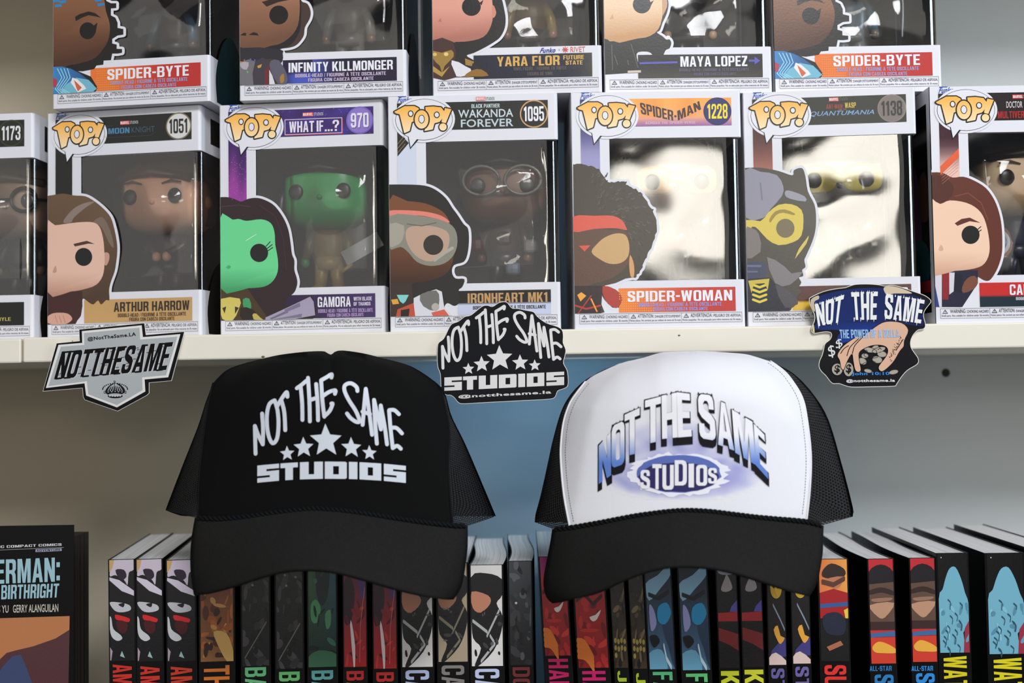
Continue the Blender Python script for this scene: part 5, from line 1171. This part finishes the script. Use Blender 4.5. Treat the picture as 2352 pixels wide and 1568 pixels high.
# black hat
silB = [(380, 1171), (419, 1069), (455, 978), (470, 930), (479, 906), (490, 879), (518, 851), (555, 836), (597, 825), (640, 815), (696, 808), (740, 806), (752, 810), (760, 816), (768, 808), (787, 804.5), (834, 811), (874, 821), (945, 841), (1000, 877), (1024, 908), (1036, 954), (1064, 1009), (1095, 1080), (1139, 1185)]
plB = [(490, 879), (480, 920), (470, 985), (461, 1060), (456, 1120), (455, 1188)]; prB = [(1012, 888), (1022, 930), (1032, 990), (1030, 1070), (1034, 1140), (1040, 1207)]
botB = [(380, 1172), (415, 1184), (455, 1190), (505, 1192), (558, 1188), (610, 1181), (656, 1175), (716, 1169), (775, 1172), (834, 1179), (900, 1189), (953, 1197), (1000, 1203), (1040, 1207), (1068, 1209), (1139, 1186)]
brimB = (botB[2:-1], [(455, 1190), (448, 1240), (446, 1290), (449, 1330), (455, 1365)], [(1068, 1209), (1067, 1240), (1064, 1274), (1052, 1341), (1034, 1371)], [(455, 1365), (479, 1364), (538, 1349), (617, 1324), (676, 1313), (755, 1315), (834, 1334), (914, 1357), (993, 1373), (1034, 1371)])
HB = Hat('all-black trucker hat with white stars and drawn lettering', silB, plB, prB, botB, brimB, (M['foam_black'],), 760)
fB = HB.fn(0.0002); S4 = 2.529
def TB(x, y):
    yd = y + 0.049*(x-340); X = 585 + (x-340)*0.56; Yc = 707 + (yd-1045)*0.578 + 24*((X-1010)/430)**2
    return (360 + X/S4, 780 + Yc/S4)
logo(lambda: Print(lambda x, y, l: fB(x, y, l), 9), HB.root, (206, 212, 220), TB, 0.56/S4*1.08, 'ink', 2)

# white-fronted hat
silW = [(1228, 1199), (1230, 1180), (1240, 1144), (1251, 1096), (1262, 1045), (1271, 1005), (1291, 938), (1319, 895), (1358, 863), (1421, 835), (1477, 821.5), (1516, 810), (1556, 807), (1590, 806), (1615, 806), (1694, 811), (1726, 816), (1773, 831), (1825, 859), (1872, 910), (1904, 966), (1931, 1057), (1948, 1120), (1961, 1175), (1959, 1186)]
plW = [(1345, 876), (1320, 908), (1307, 930), (1295, 966), (1289, 1010), (1288, 1057), (1295, 1136), (1309, 1211)]; prW = [(1769, 829), (1798, 850), (1817, 871), (1841, 910), (1852, 954), (1862, 1041), (1860, 1120), (1852, 1196)]
botW = [(1228, 1199), (1250, 1212), (1275, 1216), (1309, 1211), (1378, 1199), (1430, 1189), (1477, 1181), (1556, 1172), (1620, 1173), (1674, 1179), (1730, 1186), (1773, 1190), (1852, 1197), (1884, 1207), (1959, 1186)]
brimW = ([(1275, 1217), (1309, 1213), (1378, 1201), (1430, 1191), (1477, 1183), (1556, 1174), (1620, 1175), (1674, 1181), (1730, 1188), (1773, 1192), (1852, 1199), (1884, 1208)], [(1275, 1217), (1271, 1250), (1263, 1294), (1257, 1334), (1262, 1365), (1275, 1378)], [(1884, 1208), (1882, 1240), (1880, 1274), (1868, 1334), (1850, 1364)], [(1275, 1378), (1330, 1373), (1378, 1361), (1437, 1334), (1508, 1310), (1576, 1304), (1655, 1312), (1734, 1334), (1813, 1359), (1850, 1364)])
HW = Hat('black trucker hat with white foam front and blue flame lettering', silW, plW, prW, botW, brimW, (M['foam_white'],), 1590)
fW = HW.fn(0.0002)
def pw(): return Print(lambda x, y, l: fW(1360 + x/5.345, 880 + y/5.345, l), 50)
P = pw(); FW = (228, 228, 233)
def nz(x, y): return 0.5 + 0.25*math.sin(x*0.021 + 2*math.sin(y*0.013)) + 0.25*math.sin(y*0.027 + 2*math.sin(x*0.009))
def glow(x, y):
    d = ((x-1100)/1000)**2 + ((y-1130)/300)**2; up = ((x-1060)/950)**2 + ((y-800)/360)**2
    k = max(0, 1-d) ** 0.8 * 1.25; k2 = max(0, 1-up) * 0.62 * (1 if y > 300 else 0)
    return mix(FW, (128, 130, 198), max(k, k2) * (0.55 + 0.5*nz(x, y)))
nx, ny = 60, 34
for i in range(nx):
    for j in range(ny):
        a, b = 90+i*34, 90+(i+1)*34; c, d = 440+j*29, 440+(j+1)*29
        if max(abs(p[k]-FW[k]) for p in (glow(a, c), glow(b, d), glow(a, d), glow(b, c)) for k in range(3)) < 0.08: continue
        P.tri((a, c), (b, c), (b, d), -1.3, glow); P.tri((a, c), (b, d), (a, d), -1.3, glow)
P.build('glow_print', M['ink'], HW.root)
rd = random.Random(9); P = pw()
def rag(cx, cy, rx, ry, n, j): return [(cx + rx*(1+rd.uniform(-j, j))*math.cos(2*math.pi*i/n), cy + ry*(1+rd.uniform(-j, j))*math.sin(2*math.pi*i/n)) for i in range(n)]
P.poly(rag(1060, 1120, 620, 262, 60, 0.10), (232, 232, 240), 1); P.poly(rag(1062, 1110, 520, 232, 40, 0.03), (92, 110, 178), 2); P.poly(rag(1062, 1150, 492, 180, 40, 0.03), (52, 48, 98), 3)
P.build('burst_print', M['ink'], HW.root)
LW = [('N', (80, 1235), (232, 1125), (226, 595), (82, 765)), ('O', (235, 1045), (398, 985), (396, 455), (240, 525)), ('T', (398, 895), (582, 850), (582, 300), (398, 385)), ('T', (650, 745), (842, 705), (842, 160), (648, 212)), ('H', (858, 682), (1048, 662), (1035, 112), (850, 152)), ('E', (1052, 664), (1222, 650), (1196, 128), (1036, 108)), ('S', (1318, 670), (1522, 705), (1482, 148), (1292, 128)), ('A', (1545, 750), (1742, 825), (1672, 265), (1538, 205)), ('M', (1755, 850), (2012, 1005), (1965, 470), (1712, 320)), ('E', (2008, 1005), (2160, 1175), (2112, 630), (1980, 495))]
def gr(x, y): return mix((236, 236, 240), (96, 130, 204), (y-640)/330)
P = pw(); bk = (26, 24, 30)
for ch, bl, br, tr_, tl in LW:
    e = 13
    B_ = [(bl[0]-e, bl[1]+e), (br[0]+e, br[1]+e), (tr_[0]+e, tr_[1]-e), (tl[0]-e, tl[1]-e)]
    for dy in (84, 56, 28, 0): P.text(ch, tuple((x, y+dy) for x, y in B_[:2]) + tuple((x, y+dy*0.4) for x, y in B_[2:]), bk, 4, 0.075)
    for k in range(7):
        u = (k+0.5)/7; x = tl[0]*(1-u)+tr_[0]*u; y = tl[1]*(1-u)+tr_[1]*u
        if k % 2 == 0 and ch not in 'AN': P.poly([(x-16, y+6), (x+14, y+6), (x+rd.uniform(-6, 6), y-rd.uniform(18, 34))], bk, 4)
P.build('letter_shadow', M['ink'], HW.root)
P = pw()
for ch, bl, br, tr_, tl in LW: P.text(ch, (bl, br, tr_, tl), gr, 6, 0.05)
for ch, a, b, c, d in (('S', 592, 1292, 708, 1062), ('T', 738, 1300, 852, 990), ('U', 862, 1304, 1000, 1000), ('D', 1012, 1252, 1160, 942), ('I', 1182, 1276, 1248, 985), ('O', 1275, 1255, 1410, 1000), ('S', 1422, 1228, 1530, 1038)):
    P.text(ch, ((a, b), (c, b), (c, d), (a, d)), (232, 232, 236), 6, 0.05)
P.build('lettering', M['ink'], HW.root)

# ------------------------------------------------------------------ paperbacks
def scatter(P, rd, n, cols, lay, r=(0.05, 0.16), y=(0, 1)):
    for k in range(n):
        cx, cy = rd.random(), rd.uniform(*y); a = rd.uniform(0, 6.28); s1, s2 = rd.uniform(*r), rd.uniform(*r)*0.5
        pts = [(max(0.02, min(0.98, cx + s1*math.cos(t)*math.cos(a)*1.6 - s2*math.sin(t)*math.sin(a))), max(y[0], min(y[1], cy + (s1*math.cos(t)*math.sin(a) + s2*math.sin(t)*math.cos(a))*0.5))) for t in [6.283*i/12 for i in range(12)]]
        P.poly(pts, rd.choice(cols), lay + 0.08*k)
def art(P, kind, rd):
    def g(c1, c2, pw_=1.0): return lambda u, v: mix(c1, c2, v**pw_)
    def bg(c): P.rect(0.0, 0.0, 1.0, 1.0, c, 1, 8 if callable(c) else 1)
    def pl(pts, c, l=3, s=3): P.poly([(max(0, min(1, a)), max(0, min(1, b))) for a, b in (cat(pts, s, True) if s else pts)], c, l)
    if kind == 'A':
        bg((14, 11, 16)); pl([(0.12, 0), (1, 0), (1, .10), (.80, .13), (.74, .25), (.6, .20), (.25, .15), (.02, .16), (0.05, .08)], (196, 184, 200)); pl([(0, 0), (.2, 0), (.12, .08), (0, .12)], (196, 156, 96), 4, 0)
        pl([(.25, .10), (.6, .10), (.7, .17), (.45, .2)], (36, 26, 44), 4); pl([(0, .17), (.4, .20), (1, .31), (1, .36), (.5, .31), (0, .20)], (206, 198, 212), 3, 0)
        pl([(0, .42), (.35, .42), (.8, .45), (.85, .5), (.5, .52), (.2, .50)], (190, 190, 196)); pl([(.35, .44), (.6, .43), (.55, .47)], (24, 18, 24), 4)
        pl([(.22, .54), (.5, .555), (.82, .585), (.76, .62), (.5, .60), (.26, .59)], (206, 34, 36), 5, 2); pl([(.3, .60), (.7, .62), (.7, .70), (.5, .73), (.3, .68)], (70, 14, 20), 4)
        pl([(0, .56), (.07, .58), (.14, .68), (.42, .74), (.5, .78), (.3, .80), (.08, .76), (0, .68)], (196, 198, 200), 4); pl([(.4, .95), (.48, .90), (.6, .97)], (150, 180, 172), 4, 0); pl([(0, .86), (.1, .9), (.04, .99), (0, .99)], (170, 150, 160), 4, 0)
    elif kind == 'B':
        bg(g((120, 60, 34), (150, 100, 56))); scatter(P, rd, 46, ((186, 104, 52), (92, 48, 28), (206, 150, 84), (60, 34, 24), (170, 90, 44)), 2, (0.05, 0.2), (0, .96)); pl([(.4, .7), (.8, .72), (1, .9), (1, 1), (.8, 1), (.55, .85)], (222, 176, 100), 8)
    elif kind == 'C':
        bg((24, 25, 26)); scatter(P, rd, 30, ((44, 46, 46), (60, 58, 58), (16, 18, 18), (74, 70, 72)), 2, (.06, .2)); P.stroke([(.1, .92), (.5, .75), (.9, .58)], .02, (110, 106, 96), 8)
        for x, y in ((.35, .12), (.75, .14), (.4, .22)): P.poly(ell(x, y, .05, .012, 8), (120, 140, 112), 9)
    elif kind == 'D':
        bg(lambda u, v: mix(mix((66, 110, 60), (40, 90, 120), u), (22, 50, 44), v*1.2)); pl([(.3, 0), (.75, 0), (.72, .3), (.5, .42), (.3, .3)], (20, 34, 40)); pl([(.1, .4), (.3, .36), (.45, .45), (.3, .58), (.1, .55)], (74, 150, 94)); pl([(.6, .5), (.8, .46), (.8, .6), (.65, .64)], (80, 140, 100)); scatter(P, rd, 14, ((22, 60, 56), (56, 110, 86), (16, 30, 34)), 4, (.05, .15)); pl([(0, .9), (.4, .84), (1, .88), (1, 1), (0, 1)], (60, 110, 80), 7)
    elif kind == 'E':
        bg(g((110, 34, 60), (186, 34, 36))); pl([(0, .2), (.3, .15), (.5, .3), (.35, .55), (.1, .6), (0, .5)], (48, 18, 34)); pl([(.6, 0), (1, 0), (1, .3), (.75, .34)], (88, 56, 120)); pl([(.28, .6), (.36, .58), (.5, .8), (.48, 1), (.42, 1)], (232, 216, 214), 5, 2); scatter(P, rd, 12, ((206, 60, 54), (140, 26, 34), (90, 20, 34)), 3, (.05, .14), (.35, 1)); P.stroke([(.95, .25), (.75, .6), (.7, .95)], .02, (230, 120, 110), 6)
    elif kind in 'FG':
        wt = (222, 220, 216) if kind == 'F' else (168, 152, 128); bg(wt)
        pl([(.0, .12), (.5, .08), (1, .14), (1, .30), (.82, .38), (1, .5), (.96, .66), (.7, .85), (.2, 1), (.1, .98), (.3, .82), (.05, .72), (0, .5)], (24, 24, 27)); pl([(.02, .26), (.55, .3), (.62, .38), (.3, .47), (.05, .42)], (190, 128, 100) if kind == 'F' else (150, 104, 76), 4)
        for (a, b, c, d) in ((.05, .55, .5, .66), (.9, .45, .5, .7), (.3, .95, .75, .78), (.6, .7, .72, .76)): P.stroke([(a, b), (c, d)], .035, (176, 178, 176) if kind == 'F' else (120, 112, 92), 5)
        scatter(P, rd, 10, ((60, 60, 62), (90, 90, 90), (14, 14, 16)), 5.5, (.03, .09), (.45, .9))
    elif kind == 'H':
        bg(g((58, 62, 66), (28, 26, 28))); scatter(P, rd, 34, ((80, 84, 88), (40, 42, 46), (58, 56, 58), (24, 24, 26)), 2, (.05, .2)); P.poly(ell(.3, .4, .06, .012, 8), (190, 180, 170), 8)
    elif kind == 'I':
        bg(lambda u, v: mix((150, 44, 110) if v < .25 else (176, 34, 38), (156, 28, 34), v)); scatter(P, rd, 22, ((196, 44, 40), (120, 20, 28), (214, 60, 46)), 2, (.05, .2), (.2, 1)); P.stroke([(.05, .36), (.3, .30), (.6, .40), (.9, .32)], .04, (60, 14, 24), 5); pl([(.45, .52), (.65, .50), (.85, .45), (.7, .54), (.55, .56)], (230, 220, 206), 6, 2)
        for k in range(4): P.stroke(cat([(0, .74+.05*k), (.25, .76+.05*k), (.5, .9+.04*k)], 3), .05, (226, 120, 44), 5)
    elif kind == 'J':
        bg(g((30, 26, 24), (70, 54, 34))); scatter(P, rd, 26, ((86, 72, 54), (40, 34, 28), (120, 100, 66), (20, 18, 18)), 2, (.06, .18))
        for k in range(9): P.poly(ell(.15 + .23*(k % 4), .74 + .07*(k//4) + .01*(k % 2), .10, .026, 10), (164, 142, 74), 6)
    elif kind == 'K':
        bg(g((14, 20, 30), (80, 120, 156))); pl([(0, .2), (.5, .12), (.95, .02), (1, .12), (.6, .24), (.1, .36)], (132, 172, 196)); pl([(.45, .42), (.8, .38), (.95, .48), (.7, .58), (.42, .55)], (36, 140, 188), 4); pl([(.1, .4), (.28, .45), (.35, .58), (.12, .64)], (150, 150, 196), 4)
        pl([(.05, .7), (.3, .68), (.45, .74), (.2, .80)], (16, 12, 20), 5); pl([(0, .85), (.5, .82), (.7, 1), (0, 1)], (110, 170, 200), 4); pl([(.6, .6), (1, .5), (1, 1), (.8, .8)], (40, 60, 84), 3, 2); P.stroke([(.6, .78), (.68, .9), (.85, .98)], .05, (196, 220, 232), 6); P.stroke([(.1, .3), (.5, .34), (.9, .28)], .04, (14, 20, 30), 5)
    elif kind == 'L':
        bg((22, 18, 20)); pl([(0, 0), (1, 0), (.9, .10), (.5, .12), (.1, .10)], (150, 146, 156)); pl([(.4, .16), (.55, .12), (.8, .24), (.5, .28), (.2, .26)], (166, 152, 150), 4); pl([(0, .48), (1, .47), (1, .56), (0, .56)], (168, 40, 44), 4, 0); pl([(.7, .42), (1, .36), (1, .47), (.6, .47)], (86, 80, 160), 4, 0); pl([(0, .62), (1, .68), (1, .84), (.5, .78), (0, .74)], (126, 36, 38), 4, 0)
    elif kind == 'M':
        bg((28, 25, 24)); P.stroke(ell(.5, .24, .30, .075, 20), .09, (196, 156, 44), 4, False, True); P.stroke([(.6, .19), (.45, .24), (.55, .29)], .10, (206, 166, 50), 5); P.stroke([(.3, .42), (.7, .56), (.95, .66)], .03, (130, 140, 160), 4)
        pl([(.3, .66), (.55, .62), (.7, .72), (.95, .74), (.7, .80), (.5, .76)], (226, 160, 60), 5, 2); pl([(.4, .82), (1, .74), (1, .92), (.1, .90)], (64, 60, 120), 4, 2); pl([(0, .93), (.4, .88), (1, .96), (1, 1), (0, 1)], (214, 190, 180), 5, 2)
    elif kind == 'N':
        bg(lambda u, v: mix((222, 120, 66), (236, 160, 76), u) if v < .4 else (24, 22, 24)); pl([(0, .33), (.5, .29), (1, .33), (1, .58), (0, .58)], (168, 32, 36), 3, 0); pl([(.15, .10), (.45, .04), (.88, .09), (.92, .16), (.5, .19), (.12, .17)], (52, 38, 34), 4); pl([(.2, .2), (.85, .17), (.7, .28), (.4, .27)], (190, 122, 90), 4)
        P.stroke([(.1, .22), (.5, .25), (.9, .19)], .05, (96, 58, 46), 5); pl([(0, .44), (1, .42), (1, .46), (0, .48)], (52, 92, 150), 4, 0); pl([(.85, .5), (1, .48), (1, .58), (.9, .58)], (232, 200, 60), 5, 0); pl([(.1, .56), (.6, .52), (.9, .6), (.8, .74), (.2, .72)], (36, 40, 58), 5); pl([(.2, .86), (.7, .80), (.8, .84), (.3, .90)], (170, 104, 76), 6, 0)
    elif kind == 'O':
        bg(g((190, 44, 52), (206, 66, 44), 3)); pl([(0, .12), (.5, .05), (1, .12), (1, .3), (0, .3)], (32, 28, 32)); pl([(0, .24), (1, .22), (1, .60), (0, .60)], (96, 72, 60), 4, 0); pl([(0, .44), (1, .42), (.6, .56), (.3, .55)], (186, 142, 114), 5); pl([(0, .30), (.5, .27), (1, .31), (1, .35), (.5, .32), (0, .34)], (54, 40, 36), 5); pl([(.1, .38), (.9, .37), (.8, .40), (.2, .41)], (150, 112, 92), 5); pl([(0, .60), (1, .60), (1, .68), (0, .68)], (62, 40, 40), 4, 0)
        pl([(0, .71), (1, .69), (1, .74), (0, .75)], (64, 104, 152), 6, 0); P.rect(0, .75, 1, 1, (206, 62, 46), 5); pl([(.05, .84), (.3, .79), (.65, .81), (1, .86), (1, .90), (.5, .90), (.15, .89)], (232, 170, 66), 7)
    elif kind == 'P':
        bg((14, 13, 15)); P.poly(ell(.12, .04, .02, .006, 6), (220, 214, 190), 2); pl([(.40, .15), (.60, .14), (.78, .26), (.90, .40), (1, .5), (1, .72), (.8, .80), (.82, 1), (0, 1), (0, .46), (.14, .36), (.26, .24)], (112, 172, 192), 3, 3)
        pl([(.85, .76), (1, .68), (1, 1), (.8, 1)], (150, 50, 68), 4, 0); rr = random.Random(3)
        for k in range(16):
            x, y = rr.uniform(.1, .8), rr.uniform(.45, .96); P.stroke(cat([(x, y), (x+.08, y+.03), (x+.06, y+rr.uniform(.05, .1))], 3), .018, (44, 80, 98), 5)
        scatter(P, rd, 12, ((84, 138, 160), (98, 156, 178), (128, 188, 206)), 4, (.04, .12), (.5, .95))

def at_y(px, py, Y): return at(px, py, Y)
def book(idx, xl, xr, yt, kind, title_, tcol, label, ya=1517, yaw=0.0, lean=0.0, wav=0.0, Y0=0.012, ty=None, m=(0.05, 0.95), deep=0.140, group=None, tw=(0.14, 0.84)):
    p = at(xl, yt, Y0); pr = at(xr, yt + (xl-xr)*0.0148, Y0); w = (pr - p).length; h = p.z - ZB - 0.0002 - max(0, lean)*0.0
    r = thing('paperback', label, 'book', (p.x, Y0, p.z - h), 0, group)
    sh = lambda z: lean*(h - z)           # sideways lean as a shear of the standing book
    cy, sy = math.cos(R(yaw)), math.sin(R(yaw))
    def f(x, y, z):
        x2 = x + wav*math.sin(y/deep*math.pi*1.6) * (1 if y > 0 else 0)
        return (x2*cy - y*sy + sh(z), x2*sy + y*cy, z)
    def slab(x0, x1, y0, y1, z0, z1, n=8):
        V = []; F = []
        for k in range(n+1):
            y = y0 + (y1-y0)*k/n
            for (x, z) in ((x0, z0), (x1, z0), (x1, z1), (x0, z1)): V.append(f(x, y, z))
        for k in range(n):
            b = k*4
            for q in range(4): F.append((b+q, b+(q+1) % 4, b+4+(q+1) % 4, b+4+q))
        F += [(3, 2, 1, 0), (n*4, n*4+1, n*4+2, n*4+3)]; return V, F
    V, F = [], []
    for (a, b, c, d, n) in ((0, w, 0, 0.0008, 1), (0, 0.0004, 0.0008, deep, 8), (w-0.0004, w, 0.0008, deep, 8)):
        v, ff = slab(a, b, c, d, 0, h, n); F += [tuple(i+len(V) for i in q) for q in ff]; V += v
    mkobj('cover', V, F, M['cover'], r)
    v, ff = slab(0.0005, w-0.0005, 0.0008, deep-0.002, 0.002, h-0.0008, 10)
    uv = []
    for k in range(11):
        for (x, z) in ((0.0005, 0), (w-0.0005, 0), (w-0.0005, h), (0.0005, h)): uv.append((x + idx*0.13, k*0.014 + z))
    mkobj('page_block', v, ff, M['pages'], r, False, None, uv)
    # spine art: u 0..1 across, v 0..1 from the top to the art's lower edge
    def P2(px, py):
        q = at(px, py, Y0); return q.z - (p.z - h)
    za = P2((xl+xr)/2, ya); ha = h - za
    def sf(u, v, l): 
        x = w*(m[0] + (m[1]-m[0])*u); z = h - 0.0003 - ha*v; y = -0.0001 - 0.00008*l
        return (x*cy - y*sy + sh(z), x*sy + y*cy, z)
    P = Print(sf); art(P, kind, random.Random(ord(kind))); P.build('spine_art', M['print'], r)
    if title_:
        zt = P2((xl+xr)/2, ty or ya + 12)
        P = Print(lambda a, b, l: (a*cy + 0.0006*sy + sh(b), a*sy - 0.0006*1, b))
        x0, x1 = w*tw[0], w*tw[1]; hh = (x1-x0); lw = 0.0155*0.62 if True else 0
        n = len(title_); L = n*0.0071
        P.text(title_, ((x0, zt), (x0, zt-L), (x1, zt-L), (x1, zt)), tcol, 1, 0.045)
        P.build('spine_lettering', M['print'], r)
    return r

S = [ # xl, xr, ytop, kind, title, colour, label, kwargs
 (248, 308, 1285, 'A', 'AM', (196, 46, 34), 'leftmost of three black and white spines with a red streak', dict(yaw=7, lean=0.010, ya=1517, ty=1525)),
 (311, 372, 1284, 'A', 'AM', (196, 46, 34), 'middle of three black and white spines with a red streak', dict(yaw=7, lean=0.010, ya=1518, ty=1529)),
 (380, 448, 1286, 'A', 'AM', (190, 56, 34), 'rightmost of three black and white spines with a red streak', dict(yaw=7, lean=0.008, ya=1518, ty=1530)),
 (456, 538, 1290, 'B', 'TH', (214, 116, 40), 'paperback with a rust-orange cracked-texture spine and orange letters', dict(ya=1518, ty=1528, yaw=5)),
 (552, 620, 1290, 'C', 'BA', (104, 190, 128), 'left of two near-black spines with green letters', dict(ya=1528, ty=1532, yaw=4)),
 (630, 697, 1290, 'C', 'BA', (104, 190, 112), 'right of two near-black spines with green letters', dict(ya=1534, ty=1542, yaw=3)),
 (704, 774, 1290, 'D', 'BA', (96, 170, 170), 'paperback with a green to blue spine and teal letters', dict(ya=1530, ty=1539, yaw=3)),
 (786, 842, 1290, 'E', 'BA', (196, 44, 44), 'left of two crimson spines with a white flash', dict(ya=1530, ty=1540, yaw=2)),
 (854, 911, 1290, 'E', 'BA', (196, 44, 44), 'right of two crimson spines with a white flash', dict(ya=1534, ty=1543, yaw=2)),
 (918, 995, 1296, 'F', 'CA', (176, 190, 222), 'white and black spine under the black hat brim corner', dict(ya=1530, ty=1538)),
 (1001, 1075, 1292, 'G', 'CA', (128, 124, 120), 'beige and black spine in brim shade beside the white and black ones', dict(ya=1518, ty=1527)),
 (1077, 1156, 1297, 'F', 'CA', (190, 200, 230), 'fully visible white and black spine between the two hats', dict(ya=1528, ty=1535, wav=0.002)),
 (1166, 1222, 1288, 'H', 'DC', (110, 44, 44), 'dark slate-grey spine with dull red letters between the hats', dict(ya=1526, ty=1531, wav=0.002)),
 (1236, 1300, 1278, 'I', 'HAR', (206, 30, 100), 'leaning red and magenta spine with pink letters', dict(ya=1504, ty=1512, lean=0.045)),
 (1312, 1388, 1290, 'I', 'HA', (214, 30, 110), 'upright red and orange spine with hot pink letters', dict(ya=1532, ty=1540, lean=0.04)),
 (1397, 1431, 1290, 'J', 'J', (170, 196, 40), 'left of two thin dark gold spines with lime letters', dict(ya=1532, ty=1540, lean=0.037, tw=(.2, .8))),
 (1440, 1475, 1290, 'J', 'J', (180, 196, 40), 'right of two thin dark gold spines with lime letters', dict(ya=1534, ty=1545, lean=0.034, tw=(.2, .8))),
 (1477, 1541, 1290, 'K', 'FA', (90, 190, 130), 'left of two icy blue spines with mint letters', dict(ya=1535, ty=1542, lean=0.032)),
 (1554, 1624, 1290, 'K', 'FA', (100, 200, 120), 'right of two icy blue spines with mint letters', dict(ya=1537, ty=1546, lean=0.024)),
 (1642, 1691, 1290, 'L', 'KI', (200, 206, 44), 'left of two black and red spines with yellow-green letters', dict(ya=1532, ty=1540, lean=0.016, tw=(.08, .92))),
 (1697, 1748, 1290, 'L', 'KI', (204, 206, 48), 'right of two black and red spines with yellow-green letters', dict(ya=1530, ty=1537, lean=0.012, tw=(.08, .92))),
 (1759, 1802, 1288, 'M', 'ST', (100, 90, 150), 'left of two thin dark spines with a gold ring and violet letters', dict(ya=1525, ty=1534)),
 (1814, 1858, 1288, 'M', 'ST', (110, 96, 156), 'right of two thin dark spines with a gold ring and violet letters', dict(ya=1522, ty=1530)),
 (1877, 1947, 1283, 'N', 'SU', (222, 50, 44), 'spine with an orange top, red middle and black base and red letters', dict(ya=1516, ty=1526, yaw=-3, wav=-0.002)),
 (1991, 2053, 1283, 'O', 'SU', (44, 120, 180), 'left of two red and brown spines with a yellow oval', dict(ya=1522, ty=1548, wav=-0.002, lean=0.004)),
 (2087, 2148, 1281, 'O', 'SU', (48, 136, 210), 'right of two red and brown spines with a yellow oval', dict(ya=1518, ty=1545, wav=-0.002)),
 (2149, 2224, 1270, 'P', 'WAT', (214, 200, 30), 'left of two thick black spines with a pale blue shape and yellow letters', dict(ya=1497, ty=1506)),
 (2261, 2352, 1270, 'P', 'WAT', (216, 204, 30), 'right of two thick black spines with a pale blue shape and yellow letters', dict(ya=1500, ty=1510)),
 (2372, 2452, 1262, 'P', '', (0, 0, 0), 'thick black spine past the right edge, only its page tops in view', dict(ya=1500)),
]
for i, (xl, xr, yt, kd, tt, tc, lb, kw) in enumerate(S):
    r = book(i, xl, xr, yt, kd, tt, tc, lb, group='paperbacks standing on the lower shelf', **kw)
    if kd == 'O':
        h = r.location.z; p = at(xl+6, 1540, 0.012); q = at(xr-6, 1528, 0.012)
        P = Print(lambda a, b, l: (a, -0.0007, b)); P.text('ALL-STAR', ((p.x-r.location.x, p.z-h), (q.x-r.location.x, p.z-h), (q.x-r.location.x, q.z-h), (p.x-r.location.x, q.z-h)), tc, 1, 0.02)
        P.build('spine_lettering', M['print'], r)

# face-out book at the far left
def faceout():
    Y0 = 0.016; p = at(170, 1205, Y0); w = 0.140; th = 0.032; h = p.z - ZB
    r = thing('paperback', 'face-out paperback with pale blue title on black at the far left', 'book', (p.x - w, Y0, ZB), 0)
    g = MB(); g.box(0, 0, 0, w, 0.0005, h); g.box(0, 0, 0, 0.0005, th, h-0.008); g.box(0, th-0.0005, 0, w-0.003, th, h-0.009); g.build('cover', M['cover'], r)
    g = MB(); g.box(0.0006, 0.0006, 0.002, w-0.002, th-0.0006, h-0.0085); uv = [(v[1]*1.0, v[0]*0.3+v[2]*0.3) for v in g.v]
    mkobj('page_block', g.v, g.f, M['pages_dark'], r, False, None, uv)
    K = 3.92; c = r.location.copy()
    def mk(): return Print(lambda x, y, l: at(x/K, 1180 + y/K, Y0) - c + Vector((0, -0.0001 - 0.00006*l, 0)))
    P = mk(); P.poly([(-700, 960), (628, 918), (614, 1600), (-700, 1600)], (190, 122, 76), 1)
    P.poly([(628, 1040), (500, 1120), (300, 1190), (150, 1225), (60, 1250), (-200, 1500), (-200, 1600), (616, 1600)], (84, 48, 52), 2)
    P.poly([(190, 1265), (240, 1380), (320, 1600), (-100, 1600), (20, 1380), (110, 1280)], (60, 72, 110), 3)
    P.build('cover_art', M['print'], r)
    P = mk(); bl = (156, 196, 208)
    P.text('SUPERMAN:', ((-345, 640), (540, 607), (540, 390), (-345, 425)), bl, 2, 0.05); P.text('BIRTHRIGHT', ((12, 768), (525, 750), (535, 625), (15, 640)), bl, 2, 0.05)
    P.text('GERRY ALANGUILAN', ((118, 888), (526, 880), (526, 808), (118, 818)), (206, 200, 186), 2, 0.01); P.text('FRANCIS YU', ((-180, 892), (78, 888), (78, 820), (-180, 826)), (206, 200, 186), 2, 0.01)
    P.text('DC COMPACT COMICS', ((-30, 308), (556, 285), (556, 263), (-30, 285)), (206, 206, 206), 2, 0.02)
    P.stroke([(-200, 332), (574, 300)], 3, (180, 180, 180), 2); P.poly([(322, 318), (556, 308), (556, 332), (322, 342)], (170, 176, 200), 2); P.text('ADVENTURE', ((330, 338), (550, 329), (550, 311), (330, 320)), (14, 14, 18), 3, 0.03)
    P.build('cover_lettering', M['print'], r)
faceout()
